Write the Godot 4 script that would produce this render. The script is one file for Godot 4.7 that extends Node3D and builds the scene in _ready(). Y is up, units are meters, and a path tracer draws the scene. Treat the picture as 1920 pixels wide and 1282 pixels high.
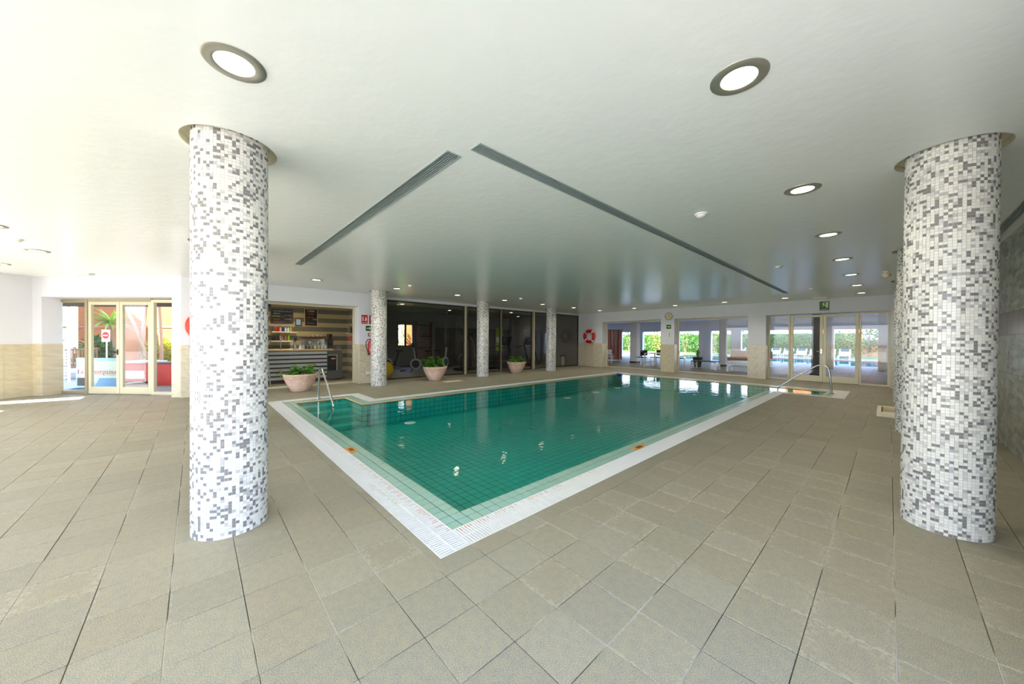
extends Node3D

const CEIL := 2.83
const EYE := Vector3(0, 1.405, 0)
var M := {}
var taken := {}
var cache := {}
var rng := RandomNumberGenerator.new()
const NTH := ["first", "second", "third", "fourth", "fifth", "sixth", "seventh", "eighth", "ninth", "tenth", "eleventh", "twelfth", "thirteenth", "fourteenth"]


# ---------------------------------------------------------------- mesh builder
class MB:
	var v := PackedVector3Array()
	var n := PackedVector3Array()
	var c := PackedColorArray()
	var u := PackedVector2Array()
	var shift := Vector2.ZERO
	var scale := Vector2.ONE
	var col := Color.WHITE
	var tinted := false

	func flatten(p: Vector3, m: Vector3) -> Vector2:
		var a := m.abs()
		if a.y >= a.x and a.y >= a.z:
			return Vector2(p.x, p.z) * scale + shift
		return (Vector2(p.z, p.y) if a.x > a.z else Vector2(p.x, p.y)) * scale + shift

	func tri(p: Vector3, q: Vector3, r: Vector3, np: Vector3, nq: Vector3, nr: Vector3) -> void:
		if (q - p).cross(r - p).dot(np + nq + nr) > 0.0:
			v.append_array([p, r, q]); n.append_array([np, nr, nq])
		else:
			v.append_array([p, q, r]); n.append_array([np, nq, nr])
		var m := np + nq + nr
		for k in [3, 2, 1]:
			u.append(flatten(v[v.size() - k], m))
		if tinted:
			c.append_array([col, col, col])

	func flat(p: Vector3, q: Vector3, r: Vector3, out: Vector3) -> void:
		var m := (q - p).cross(r - p).normalized()
		if m.dot(out) < 0.0:
			m = -m
		tri(p, q, r, m, m, m)

	func quad(p: Vector3, q: Vector3, r: Vector3, s: Vector3, out: Vector3) -> void:
		flat(p, q, r, out); flat(p, r, s, out)

	func box(at: Vector3, size: Vector3, b := Basis.IDENTITY, bottom := true) -> void:
		var h := size / 2.0
		var f := func(x, y, z): return at + b * Vector3(x * h.x, y * h.y, z * h.z)
		for ax in 3:
			for s in [-1.0, 1.0]:
				if ax == 1 and s < 0 and not bottom:
					continue
				var d := Vector3.ZERO
				d[ax] = s
				var e1 := Vector3.ZERO
				e1[(ax + 1) % 3] = 1
				var e2 := Vector3.ZERO
				e2[(ax + 2) % 3] = 1
				var ps := []
				for k in [[-1, -1], [1, -1], [1, 1], [-1, 1]]:
					var w: Vector3 = d + e1 * k[0] + e2 * k[1]
					ps.append(f.call(w.x, w.y, w.z))
				quad(ps[0], ps[1], ps[2], ps[3], b * d)

	func cbox(at: Vector3, size: Vector3, ch: float, b := Basis.IDENTITY) -> void:
		var h := size / 2.0
		ch = minf(ch, minf(h.x, minf(h.y, h.z)) * 0.95)
		var corner := func(s: Vector3, ax: int) -> Vector3:
			var p := Vector3(s.x * h.x, s.y * h.y, s.z * h.z)
			for k in 3:
				if k != ax:
					p[k] -= s[k] * ch
			return at + b * p
		for ax in 3:
			for s in [-1.0, 1.0]:
				var ps := []
				for k in [[-1.0, -1.0], [1.0, -1.0], [1.0, 1.0], [-1.0, 1.0]]:
					var sg := Vector3.ZERO
					sg[ax] = s
					sg[(ax + 1) % 3] = k[0]
					sg[(ax + 2) % 3] = k[1]
					ps.append(corner.call(sg, ax))
				var d := Vector3.ZERO
				d[ax] = s
				quad(ps[0], ps[1], ps[2], ps[3], b * d)
		for ax in 3:
			var a1 := (ax + 1) % 3
			var a2 := (ax + 2) % 3
			for s1 in [-1.0, 1.0]:
				for s2 in [-1.0, 1.0]:
					var lo := Vector3.ZERO
					lo[a1] = s1; lo[a2] = s2; lo[ax] = -1.0
					var hi := lo
					hi[ax] = 1.0
					var d := Vector3.ZERO
					d[a1] = s1; d[a2] = s2
					quad(corner.call(lo, a1), corner.call(hi, a1), corner.call(hi, a2), corner.call(lo, a2), b * d)
		for x in [-1.0, 1.0]:
			for y in [-1.0, 1.0]:
				for z in [-1.0, 1.0]:
					var s := Vector3(x, y, z)
					flat(corner.call(s, 0), corner.call(s, 1), corner.call(s, 2), b * s)

	func tube(pts: Array, r: float, seg := 10, caps := true, closed := false) -> void:
		var k := pts.size()
		var rings := []
		var t0: Vector3 = (pts[1] - pts[0]).normalized()
		var up := Vector3.UP if absf(t0.y) < 0.9 else Vector3.RIGHT
		var u := t0.cross(up).normalized()
		for i in k:
			var a: Vector3 = pts[(i - 1 + k) % k] if closed or i > 0 else pts[0]
			var b: Vector3 = pts[(i + 1) % k] if closed or i < k - 1 else pts[k - 1]
			var t := (b - a).normalized()
			u = (u - t * u.dot(t)).normalized()
			var w := t.cross(u)
			var ring := []
			for j in seg:
				var ang := TAU * j / seg
				ring.append(u * cos(ang) + w * sin(ang))
			rings.append(ring)
		for i in (k if closed else k - 1):
			var i2 := (i + 1) % k
			for j in seg:
				var j2 := (j + 1) % seg
				var a: Vector3 = rings[i][j]
				var b: Vector3 = rings[i][j2]
				var d: Vector3 = rings[i2][j]
				var e: Vector3 = rings[i2][j2]
				tri(pts[i] + a * r, pts[i2] + d * r, pts[i2] + e * r, a, d, e)
				tri(pts[i] + a * r, pts[i2] + e * r, pts[i] + b * r, a, e, b)
		if caps and not closed:
			for end in [0, k - 1]:
				var o: Vector3 = (pts[0] - pts[1]) if end == 0 else (pts[k - 1] - pts[k - 2])
				for j in range(1, seg - 1):
					flat(pts[end] + rings[end][0] * r, pts[end] + rings[end][j] * r, pts[end] + rings[end][j + 1] * r, o)

	func lathe(prof: Array, seg := 24, at := Vector3.ZERO) -> void:
		# prof: Vector2(radius, height); corners sharper than 30 degrees stay sharp
		var k := prof.size()
		for i in k - 1:
			var p: Vector2 = prof[i]
			var q: Vector2 = prof[i + 1]
			if p.distance_to(q) < 1e-6:
				continue
			var nn := Vector2(q.y - p.y, -(q.x - p.x)).normalized()
			var na := nn
			var nb := nn
			if i > 0:
				var o: Vector2 = prof[i - 1]
				var m := Vector2(p.y - o.y, -(p.x - o.x)).normalized()
				if m.dot(nn) > 0.8:
					na = (m + nn).normalized()
			if i < k - 2:
				var o: Vector2 = prof[i + 2]
				var m := Vector2(o.y - q.y, -(o.x - q.x)).normalized()
				if m.dot(nn) > 0.8:
					nb = (m + nn).normalized()
			for j in seg:
				var a := TAU * j / seg
				var b := TAU * (j + 1) / seg
				var da := Vector3(cos(a), 0, sin(a))
				var db := Vector3(cos(b), 0, sin(b))
				var p1 := at + da * p.x + Vector3.UP * p.y
				var p2 := at + db * p.x + Vector3.UP * p.y
				var q1 := at + da * q.x + Vector3.UP * q.y
				var q2 := at + db * q.x + Vector3.UP * q.y
				var n1 := da * na.x + Vector3.UP * na.y
				var n2 := db * na.x + Vector3.UP * na.y
				var m1 := da * nb.x + Vector3.UP * nb.y
				var m2 := db * nb.x + Vector3.UP * nb.y
				if p.x > 1e-6:
					tri(p1, p2, q2, n1, n2, m2)
				if q.x > 1e-6:
					tri(p1, q2, q1, n1, m2, m1)

	func prism(poly: PackedVector2Array, depth: float, xf := Transform3D.IDENTITY) -> void:
		# outline in x and y, from z = 0 to depth
		var ids := Geometry2D.triangulate_polygon(poly)
		for i in range(0, ids.size(), 3):
			var a := poly[ids[i]]
			var b := poly[ids[i + 1]]
			var d := poly[ids[i + 2]]
			flat(xf * Vector3(a.x, a.y, depth), xf * Vector3(b.x, b.y, depth), xf * Vector3(d.x, d.y, depth), xf.basis.z)
			flat(xf * Vector3(a.x, a.y, 0), xf * Vector3(b.x, b.y, 0), xf * Vector3(d.x, d.y, 0), -xf.basis.z)
		var mid := Vector2.ZERO
		for p in poly:
			mid += p / poly.size()
		var cw := Geometry2D.is_polygon_clockwise(poly)
		for i in poly.size():
			var a := poly[i]
			var b := poly[(i + 1) % poly.size()]
			var o := Vector2(b.y - a.y, a.x - b.x) * (-1.0 if cw else 1.0)
			quad(xf * Vector3(a.x, a.y, 0), xf * Vector3(b.x, b.y, 0), xf * Vector3(b.x, b.y, depth), xf * Vector3(a.x, a.y, depth), xf.basis * Vector3(o.x, o.y, 0))

	func torus(R: float, r: float, a0 := 0.0, a1 := TAU, seg := 36, seg2 := 14, at := Vector3.ZERO) -> void:
		# ring in the x-y plane
		for i in seg:
			for j in seg2:
				var ps := []
				var ns := []
				for k in [[0, 0], [1, 0], [1, 1], [0, 1]]:
					var a: float = a0 + (a1 - a0) * (i + k[0]) / seg
					var b: float = TAU * (j + k[1]) / seg2
					var d := Vector3(cos(a), sin(a), 0)
					var nn := d * cos(b) + Vector3(0, 0, 1) * sin(b)
					ps.append(at + d * R + nn * r); ns.append(nn)
				tri(ps[0], ps[1], ps[2], ns[0], ns[1], ns[2])
				tri(ps[0], ps[2], ps[3], ns[0], ns[2], ns[3])

	func leaf(at: Vector3, dir: Vector3, up: Vector3, length: float, width: float, droop := 0.25, fold := 0.15, steps := 4) -> void:
		var side := dir.cross(up).normalized()
		var nn := side.cross(dir).normalized()
		var mid := []
		var edge := []
		for i in steps + 1:
			var t := float(i) / steps
			mid.append(at + dir * length * t - nn * droop * length * t * t)
			edge.append(width * 0.5 * sin(PI * pow(t, 0.75)) + 0.001)
		for i in steps:
			for s in [-1.0, 1.0]:
				var a: Vector3 = mid[i]
				var b: Vector3 = mid[i + 1]
				var ea: Vector3 = a + side * s * edge[i] + nn * fold * edge[i]
				var eb: Vector3 = b + side * s * edge[i + 1] + nn * fold * edge[i + 1]
				flat(a, b, eb, nn); flat(a, eb, ea, nn)

	func done() -> ArrayMesh:
		var m := ArrayMesh.new()
		if v.is_empty():
			return m
		var arr := []
		arr.resize(Mesh.ARRAY_MAX)
		arr[Mesh.ARRAY_VERTEX] = v
		arr[Mesh.ARRAY_NORMAL] = n
		arr[Mesh.ARRAY_TEX_UV] = u
		if tinted:
			arr[Mesh.ARRAY_COLOR] = c
		m.add_surface_from_arrays(Mesh.PRIMITIVE_TRIANGLES, arr)
		return m


# ---------------------------------------------------------------- scene helpers
func numbered(called: String) -> String:
	var k: int = taken.get(called, 0)
	taken[called] = k + 1
	return called if k == 0 else "%s_%03d" % [called, k]

func thing(called: String, label: String, category: String, at := Vector3.ZERO, turn := 0.0, group := "") -> Node3D:
	var o := Node3D.new()
	o.name = numbered(called)
	add_child(o)
	o.position = at
	o.rotation.y = turn
	tag(o, label, category, group)
	return o

func tag(o: Node3D, label: String, category: String, group := "") -> void:
	o.set_meta("label", label)
	o.set_meta("category", category)
	if group:
		o.set_meta("group", group)

func setting(called: String, label: String, at := Vector3.ZERO, turn := 0.0) -> Node3D:
	var o := Node3D.new()
	o.name = numbered(called)
	add_child(o)
	o.position = at
	o.rotation.y = turn
	o.set_meta("kind", "structure")
	o.set_meta("label", label)
	o.set_meta("category", called.get_slice("_", 0))
	return o

func part(called: String, mesh: Mesh, mat: Material, parent: Node3D, at := Vector3.ZERO, b := Basis.IDENTITY) -> MeshInstance3D:
	var o := MeshInstance3D.new()
	o.name = called
	o.mesh = mesh
	o.material_override = null
	if mesh.get_surface_count():
		o.set_surface_override_material(0, mat)
	o.transform = Transform3D(b, at)
	parent.add_child(o, true)
	return o

func cb(size: Vector3, ch := 0.004) -> ArrayMesh:
	var key := "b%s_%s" % [size, ch]
	if not cache.has(key):
		var m := MB.new()
		if ch > 0.0:
			m.cbox(Vector3.ZERO, size, ch)
		else:
			m.box(Vector3.ZERO, size)
		cache[key] = m.done()
	return cache[key]

func bx(called: String, lo: Vector3, hi: Vector3, mat: Material, parent: Node3D, ch := 0.004) -> MeshInstance3D:
	return part(called, cb((hi - lo).abs(), ch), mat, parent, (lo + hi) / 2.0)

func tb(called: String, pts: Array, r: float, mat: Material, parent: Node3D, seg := 10) -> MeshInstance3D:
	var m := MB.new()
	m.tube(pts, r, seg)
	return part(called, m.done(), mat, parent)

func lt(called: String, prof: Array, mat: Material, parent: Node3D, at := Vector3.ZERO, seg := 24, b := Basis.IDENTITY) -> MeshInstance3D:
	var key := "l%s_%d" % [prof, seg]
	if not cache.has(key):
		var m := MB.new()
		m.lathe(prof, seg)
		cache[key] = m.done()
	return part(called, cache[key], mat, parent, at, b)

func words(text: String, size: float, mat: Material, parent: Node3D, at: Vector3, b := Basis.IDENTITY, font := "Droid Sans", wide := 0.0) -> void:
	var t := TextMesh.new()
	var f := SystemFont.new()
	f.font_names = PackedStringArray([font])
	t.font = f
	t.text = text
	t.font_size = 32
	t.pixel_size = size / 32.0
	t.depth = 0.004
	t.curve_step = 2.0
	var o := MeshInstance3D.new()
	o.name = "lettering"
	o.mesh = t
	o.set_surface_override_material(0, mat)
	o.transform = Transform3D(b, at)
	parent.add_child(o, true)

func scribble(parent: Node3D, x0: float, x1: float, y: float, h: float, mat: Material, sd: int, z := 0.007) -> void:
	# handwriting too small to read in the photograph: a row of looping strokes
	var r := RandomNumberGenerator.new()
	r.seed = sd
	var m := MB.new()
	var x := x0
	while x < x1:
		var w := r.randf_range(0.35, 0.6) * h
		var pts := []
		for k in 7:
			var t := k / 6.0
			pts.append(Vector3(x + w * t + 0.2 * h * sin(t * 9.0 + sd), y + 0.5 * h * sin(t * TAU * r.randf_range(0.8, 1.2) + x * 40.0), z))
		m.tube(pts, 0.075 * h + 0.0012, 4)
		x += w + (h * 0.5 if r.randf() < 0.25 else h * 0.12)
	part("chalk_strokes", m.done(), mat, parent)

func arc(c: Vector3, u: Vector3, w: Vector3, r: float, a0: float, a1: float, steps := 8) -> Array:
	var out := []
	for i in steps + 1:
		var a := lerpf(a0, a1, float(i) / steps)
		out.append(c + u * cos(a) * r + w * sin(a) * r)
	return out

# ---------------------------------------------------------------- materials
func mt(called: String, col: Color, rough := 0.6, metal := 0.0, spec := 0.5) -> StandardMaterial3D:
	var m := StandardMaterial3D.new()
	m.resource_name = called
	m.albedo_color = col
	m.roughness = rough
	m.metallic = metal
	m.metallic_specular = spec
	M[called] = m
	return m

func noise_tex(freq: float, octaves: int, cols: Array, stops: Array, sd: int, size := 512, normal := 0.0, kind := FastNoiseLite.TYPE_SIMPLEX_SMOOTH) -> NoiseTexture2D:
	var f := FastNoiseLite.new()
	f.noise_type = kind
	f.frequency = freq
	f.fractal_octaves = octaves
	f.seed = sd
	var t := NoiseTexture2D.new()
	t.width = size
	t.height = size
	t.seamless = true
	t.noise = f
	if normal > 0.0:
		t.as_normal_map = true
		t.bump_strength = normal
	elif cols.size():
		var g := Gradient.new()
		g.colors = PackedColorArray(cols)
		g.offsets = PackedFloat32Array(stops)
		t.color_ramp = g
	return t

func tri_map(m: StandardMaterial3D, tex: Texture2D, scale: Vector3, world := true) -> void:
	m.albedo_texture = tex
	m.uv1_triplanar = true
	m.uv1_world_triplanar = world
	m.uv1_scale = scale

func uv_map(m: StandardMaterial3D, tex: Texture2D, scale: float) -> void:
	m.albedo_texture = tex
	m.uv1_scale = Vector3(scale, scale, scale)

func bump(m: StandardMaterial3D, tex: Texture2D, amount: float) -> void:
	m.heightmap_enabled = true
	m.heightmap_texture = tex
	m.heightmap_scale = amount

func glow(called: String, col: Color, energy: float) -> StandardMaterial3D:
	var m := mt(called, col, 0.4)
	m.emission_enabled = true
	m.emission = col
	m.emission_energy_multiplier = energy
	return m

func glass(called: String, alpha := 0.0, tint := Color.WHITE, spec := 0.5) -> StandardMaterial3D:
	var m := mt(called, Color(tint, alpha), 0.0, 0.0, spec)
	m.transparency = BaseMaterial3D.TRANSPARENCY_ALPHA
	return m

func leafy(called: String, col: Color) -> StandardMaterial3D:
	var m := mt(called, col, 0.45)
	m.backlight_enabled = true
	m.backlight = Color(0.6, 0.75, 0.25)
	return m

func tile_atlas() -> ImageTexture:
	# eight stone tiles, four by two: grain, soft mottling, and on some a lime bloom that creeps in from the joints
	var grain := FastNoiseLite.new()
	grain.seed = 31
	grain.frequency = 0.25
	grain.fractal_octaves = 2
	var mott := FastNoiseLite.new()
	mott.seed = 32
	mott.frequency = 0.02
	mott.fractal_octaves = 3
	var im := Image.create(1024, 512, false, Image.FORMAT_RGB8)
	for y in 512:
		for x in 1024:
			var k := (x / 256) + 4 * (y / 256)
			var g := grain.get_noise_2d(x, y)
			var m := mott.get_noise_2d(x, y)
			var t := clampf(0.86 + 0.36 * g + 0.05 * m, 0.45, 1.0)
			var c := Color(t, t * (1.0 - 0.015 * m), t * (1.0 - 0.05 * m - 0.01))
			var lx := x % 256
			var ly := y % 256
			var d := mini(mini(lx, 255 - lx), mini(ly, 255 - ly))
			if k >= 5:
				var b := clampf((mott.get_noise_2d(x * 1.7 + 900, y * 1.7) + 0.12) * 3.0, 0.0, 1.0) * clampf(1.0 - d / (14.0 + 26.0 * (k - 5)), 0.0, 1.0)
				c = c.lerp(Color(1.0, 1.0, 0.99), 0.75 * b)
			im.set_pixel(x, y, c)
	return ImageTexture.create_from_image(im)

func materials() -> void:
	var w := Color.WHITE
	# ceiling paint: satin, faint trowel waves
	var m := mt("ceiling_paint", Color(0.93, 0.94, 0.925), 0.25, 0.0, 0.5)
	m.uv1_scale = Vector3(0.4, 0.4, 0.4)
	bump(m, noise_tex(0.03, 4, [], [], 4), 0.2)
	mt("wall_paint", Color(0.91, 0.913, 0.935), 0.7)
	m = mt("recess_paint", Color(0.86, 0.83, 0.72), 0.8)
	# marble and stone
	m = mt("beige_marble", Color(0.86, 0.82, 0.71), 0.22)
	tri_map(m, noise_tex(0.008, 5, [Color(0.93, 0.92, 0.90), Color(0.98, 0.97, 0.96), w], [0.2, 0.5, 0.8], 7), Vector3(1.1, 3.0, 1.1))
	m = mt("grey_marble", Color(0.62, 0.63, 0.58), 0.18)
	tri_map(m, noise_tex(0.007, 5, [Color(0.74, 0.74, 0.72), Color(0.93, 0.93, 0.92), w], [0.25, 0.5, 0.8], 8), Vector3(0.8, 1.6, 0.8))
	m = mt("brown_marble", Color(0.47, 0.37, 0.32), 0.2)
	tri_map(m, noise_tex(0.01, 5, [Color(0.7, 0.68, 0.66), w], [0.3, 0.8], 9, 256), Vector3(1.2, 3.0, 1.2))
	mt("joint_dark", Color(0.42, 0.40, 0.36), 0.9)
	# floor stone
	var atlas := tile_atlas()
	var k := 0
	for col in [Color(0.712, 0.680, 0.590), Color(0.700, 0.669, 0.578), Color(0.720, 0.690, 0.603), Color(0.707, 0.670, 0.576), Color(0.692, 0.664, 0.580)]:
		m = mt("deck_stone_%d" % k, col, 0.52, 0.0, 0.42)
		m.albedo_texture = atlas
		k += 1
	m = mt("deck_stone_far", Color(0.700, 0.670, 0.582), 0.58, 0.0, 0.38)
	m.vertex_color_use_as_albedo = true
	m.albedo_texture = atlas
	m = mt("deck_grout", Color(0.72, 0.70, 0.65), 0.95)
	uv_map(m, noise_tex(0.006, 4, [Color(0.36, 0.34, 0.30), Color(0.52, 0.50, 0.45), w], [0.3, 0.5, 0.62], 15, 512), 0.3)
	# pool
	mt("grate_white", Color(0.93, 0.92, 0.89), 0.45)
	m = mt("channel", Color(0.44, 0.37, 0.29), 0.8)
	uv_map(m, noise_tex(0.02, 3, [Color(0.72, 0.42, 0.2), w], [0.2, 0.45], 17, 256), 1.5)
	k = 0
	for col in [Color(0.64, 0.77, 0.68), Color(0.63, 0.765, 0.685), Color(0.65, 0.77, 0.68), Color(0.635, 0.77, 0.695)]:
		mt("coping_%d" % k, col, 0.25)
		k += 1
	mt("rust_light", Color(0.80, 0.52, 0.36), 0.9)
	mt("algae", Color(0.72, 0.74, 0.58), 0.9)
	mt("coping_grout", Color(0.22, 0.21, 0.16), 0.9)
	m = mt("coping_stuff", Color(0.64, 0.77, 0.685), 0.25)
	m.vertex_color_use_as_albedo = true
	k = 0
	for col in [Color(0.01, 0.68, 0.60), Color(0.02, 0.69, 0.61), Color(0.005, 0.665, 0.59), Color(0.02, 0.695, 0.61)]:
		mt("pool_tile_%d" % k, col, 0.35)
		k += 1
	m = mt("pool_tile_stuff", Color(0.012, 0.68, 0.60), 0.35)
	m.vertex_color_use_as_albedo = true
	mt("pool_grout", Color(0.015, 0.20, 0.17), 0.9)
	mt("bullnose", Color(0.76, 0.70, 0.52), 0.4)
	mt("depth_orange", Color(0.86, 0.60, 0.22), 0.4)
	m = glass("pool_water", 0.0, Color(0.75, 0.95, 0.9), 0.37)
	m.uv1_scale = Vector3(0.5, 0.5, 0.5)
	bump(m, noise_tex(0.012, 3, [], [], 19, 512), 0.16)
	glass("window_glass", 0.0)
	glass("grey_glass", 0.22, Color(0.03, 0.04, 0.04))
	glass("clear_glass", 0.05, Color(0.9, 0.95, 0.95))
	# columns
	m = mt("mosaic", Color.WHITE, 0.22)
	m.vertex_color_use_as_albedo = true
	mt("mosaic_grout", Color(0.80, 0.77, 0.68), 0.9)
	# metals, plastics
	mt("steel", Color(0.80, 0.80, 0.79), 0.16, 1.0)
	mt("brushed", Color(0.66, 0.65, 0.60), 0.38, 0.7)
	mt("rust", Color(0.55, 0.30, 0.12), 0.8)
	m = mt("bronze_frame", Color(0.66, 0.61, 0.49), 0.42, 0.35)
	mt("champagne_frame", Color(0.84, 0.80, 0.67), 0.42, 0.15)
	mt("dark_bronze", Color(0.25, 0.22, 0.17), 0.5, 0.3)
	mt("slot_metal", Color(0.66, 0.70, 0.70), 0.4, 0.3)
	mt("black", Color(0.05, 0.05, 0.055), 0.5)
	mt("charcoal", Color(0.14, 0.14, 0.15), 0.55)
	mt("dark_grey", Color(0.26, 0.27, 0.28), 0.6)
	mt("mid_grey", Color(0.50, 0.50, 0.50), 0.6)
	mt("white", Color(0.93, 0.93, 0.92), 0.5)
	mt("cream", Color(0.92, 0.87, 0.74), 0.55)
	mt("red", Color(0.78, 0.08, 0.10), 0.4)
	mt("dark_red", Color(0.55, 0.06, 0.08), 0.45)
	mt("orange_red", Color(0.86, 0.22, 0.12), 0.45)
	mt("green_sign", Color(0.02, 0.36, 0.16), 0.5)
	mt("photo_cream", Color(0.90, 0.92, 0.70), 0.5)
	mt("yellow", Color(0.93, 0.80, 0.05), 0.45)
	mt("lime", Color(0.62, 0.78, 0.08), 0.5)
	mt("blue", Color(0.10, 0.14, 0.72), 0.4)
	mt("sky_blue", Color(0.45, 0.68, 0.85), 0.5)
	mt("pale_mint", Color(0.82, 0.92, 0.84), 0.5)
	mt("light_blue", Color(0.66, 0.83, 0.90), 0.5)
	mt("pink", Color(0.85, 0.35, 0.50), 0.5)
	mt("salmon", Color(0.70, 0.47, 0.41), 0.8)
	mt("plum", Color(0.24, 0.09, 0.11), 0.6)
	mt("wood", Color(0.62, 0.44, 0.26), 0.5)
	m = mt("dark_wood", Color(0.42, 0.26, 0.15), 0.5)
	m = mt("counter_wood", Color(0.86, 0.72, 0.50), 0.4)
	mt("stripe_yellow", Color(0.72, 0.66, 0.47), 0.6)
	mt("stripe_taupe", Color(0.44, 0.41, 0.35), 0.6)
	mt("slat_grey", Color(0.72, 0.75, 0.73), 0.45)
	mt("chalkboard", Color(0.10, 0.11, 0.11), 0.7)
	mt("wicker", Color(0.55, 0.42, 0.28), 0.8)
	mt("soil", Color(0.16, 0.11, 0.08), 1.0)
	m = mt("terracotta", Color(0.93, 0.81, 0.72), 0.8)
	tri_map(m, noise_tex(0.012, 4, [Color(0.92, 0.88, 0.86), Color(0.97, 0.96, 0.95), w], [0.25, 0.5, 0.75], 21, 256), Vector3(2.0, 3.5, 2.0), false)
	leafy("leaf_green", Color(0.12, 0.46, 0.08))
	leafy("leaf_bright", Color(0.27, 0.62, 0.08))
	leafy("leaf_dark", Color(0.05, 0.22, 0.07))
	m = leafy("leaf_mixed", Color.WHITE)
	m.vertex_color_use_as_albedo = true
	mt("bark", Color(0.62, 0.50, 0.40), 0.9)
	m = mt("render_orange", Color(0.74, 0.46, 0.27), 0.9)
	tri_map(m, noise_tex(0.01, 4, [Color(0.88, 0.86, 0.84), w], [0.3, 0.7], 23, 256), Vector3(0.4, 0.4, 0.4))
	mt("terrace", Color(0.70, 0.68, 0.63), 0.8)
	mt("terrace_grey", Color(0.44, 0.44, 0.45), 0.7)
	mt("gravel", Color(0.55, 0.53, 0.50), 0.9)
	mt("lawn", Color(0.24, 0.40, 0.12), 0.95)
	mt("soffit", Color(0.60, 0.52, 0.40), 0.8)
	mt("rubber_floor", Color(0.26, 0.27, 0.26), 0.45)
	mt("gym_wall", Color(0.56, 0.55, 0.53), 0.8)
	mt("gym_panel", Color(0.36, 0.34, 0.32), 0.6)
	m = mt("outdoor_water", Color(0.16, 0.46, 0.50), 0.05)
	glow("lamp_disc", Color(1.0, 0.97, 0.86), 2.6)
	glow("lamp_warm", Color(1.0, 0.90, 0.66), 2.2)


# ================================================================= scene
func _ready() -> void:
	rng.seed = 20
	# --- camera
	var cam := Camera3D.new()
	cam.name = "camera"
	cam.fov = rad_to_deg(2.0 * atan(641.0 / 647.83))
	cam.near = 0.05
	cam.far = 400.0
	cam.transform = Transform3D(Basis(Vector3.UP, deg_to_rad(-42.487)) * Basis(Vector3.RIGHT, deg_to_rad(-0.398)) * Basis(Vector3.BACK, deg_to_rad(0.336)), EYE)
	add_child(cam)
	cam.current = true
	# --- sky and exposure
	var sky_mat := ProceduralSkyMaterial.new()
	sky_mat.sky_top_color = Color(0.52, 0.67, 0.90)
	sky_mat.sky_horizon_color = Color(0.90, 0.92, 0.94)
	sky_mat.ground_bottom_color = Color(0.55, 0.52, 0.47)
	sky_mat.ground_horizon_color = Color(0.80, 0.80, 0.78)
	sky_mat.sky_energy_multiplier = 1.0
	var sky := Sky.new()
	sky.sky_material = sky_mat
	var env := Environment.new()
	env.background_mode = Environment.BG_SKY
	env.sky = sky
	env.background_energy_multiplier = 4.2
	env.tonemap_mode = Environment.TONE_MAPPER_LINEAR
	env.tonemap_exposure = 2.35
	env.sdfgi_enabled = true
	env.ssao_enabled = true
	env.ssil_enabled = true
	var we := WorldEnvironment.new()
	we.name = "environment"
	we.environment = env
	add_child(we)
	# --- sun, low from the garden side
	var sun := DirectionalLight3D.new()
	sun.name = "sun"
	sun.light_color = Color(1.0, 0.975, 0.93)
	sun.light_energy = 6.0
	sun.light_angular_distance = 0.6
	sun.shadow_enabled = true
	sun.basis = Basis.looking_at(Vector3(1.0, -1.11, 0.09))
	add_child(sun)

	materials()
	shell()
	deck()
	pool()
	columns()
	ceiling_fittings()
	bar()
	gym()
	lounge()
	entrance()
	pool_hall_things()


# ---------------------------------------------------------------- the building
const POOL := [[1.158, -8.142, 13.67, -1.928], [1.158, -9.278, 3.11, -8.142], [11.72, -1.928, 13.67, -0.73]]

func wainscot(parent: Node3D, x0: float, x1: float, z: float, facing := Vector3(0, 0, 1), top := 1.235) -> void:
	# polished tiles 0.6 by 0.41 standing 12 mm proud, on a wall that runs along the parent's x axis
	var n := maxi(1, roundi((x1 - x0) / 0.6))
	var w := (x1 - x0) / n
	for i in n:
		for j in 3:
			var h := top / 3.0
			part("tile", cb(Vector3(w - 0.003, h - 0.003, 0.012), 0.002), M.beige_marble, parent, Vector3(x0 + w * (i + 0.5), h * (j + 0.5), z + 0.006 * facing.z))

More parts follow.
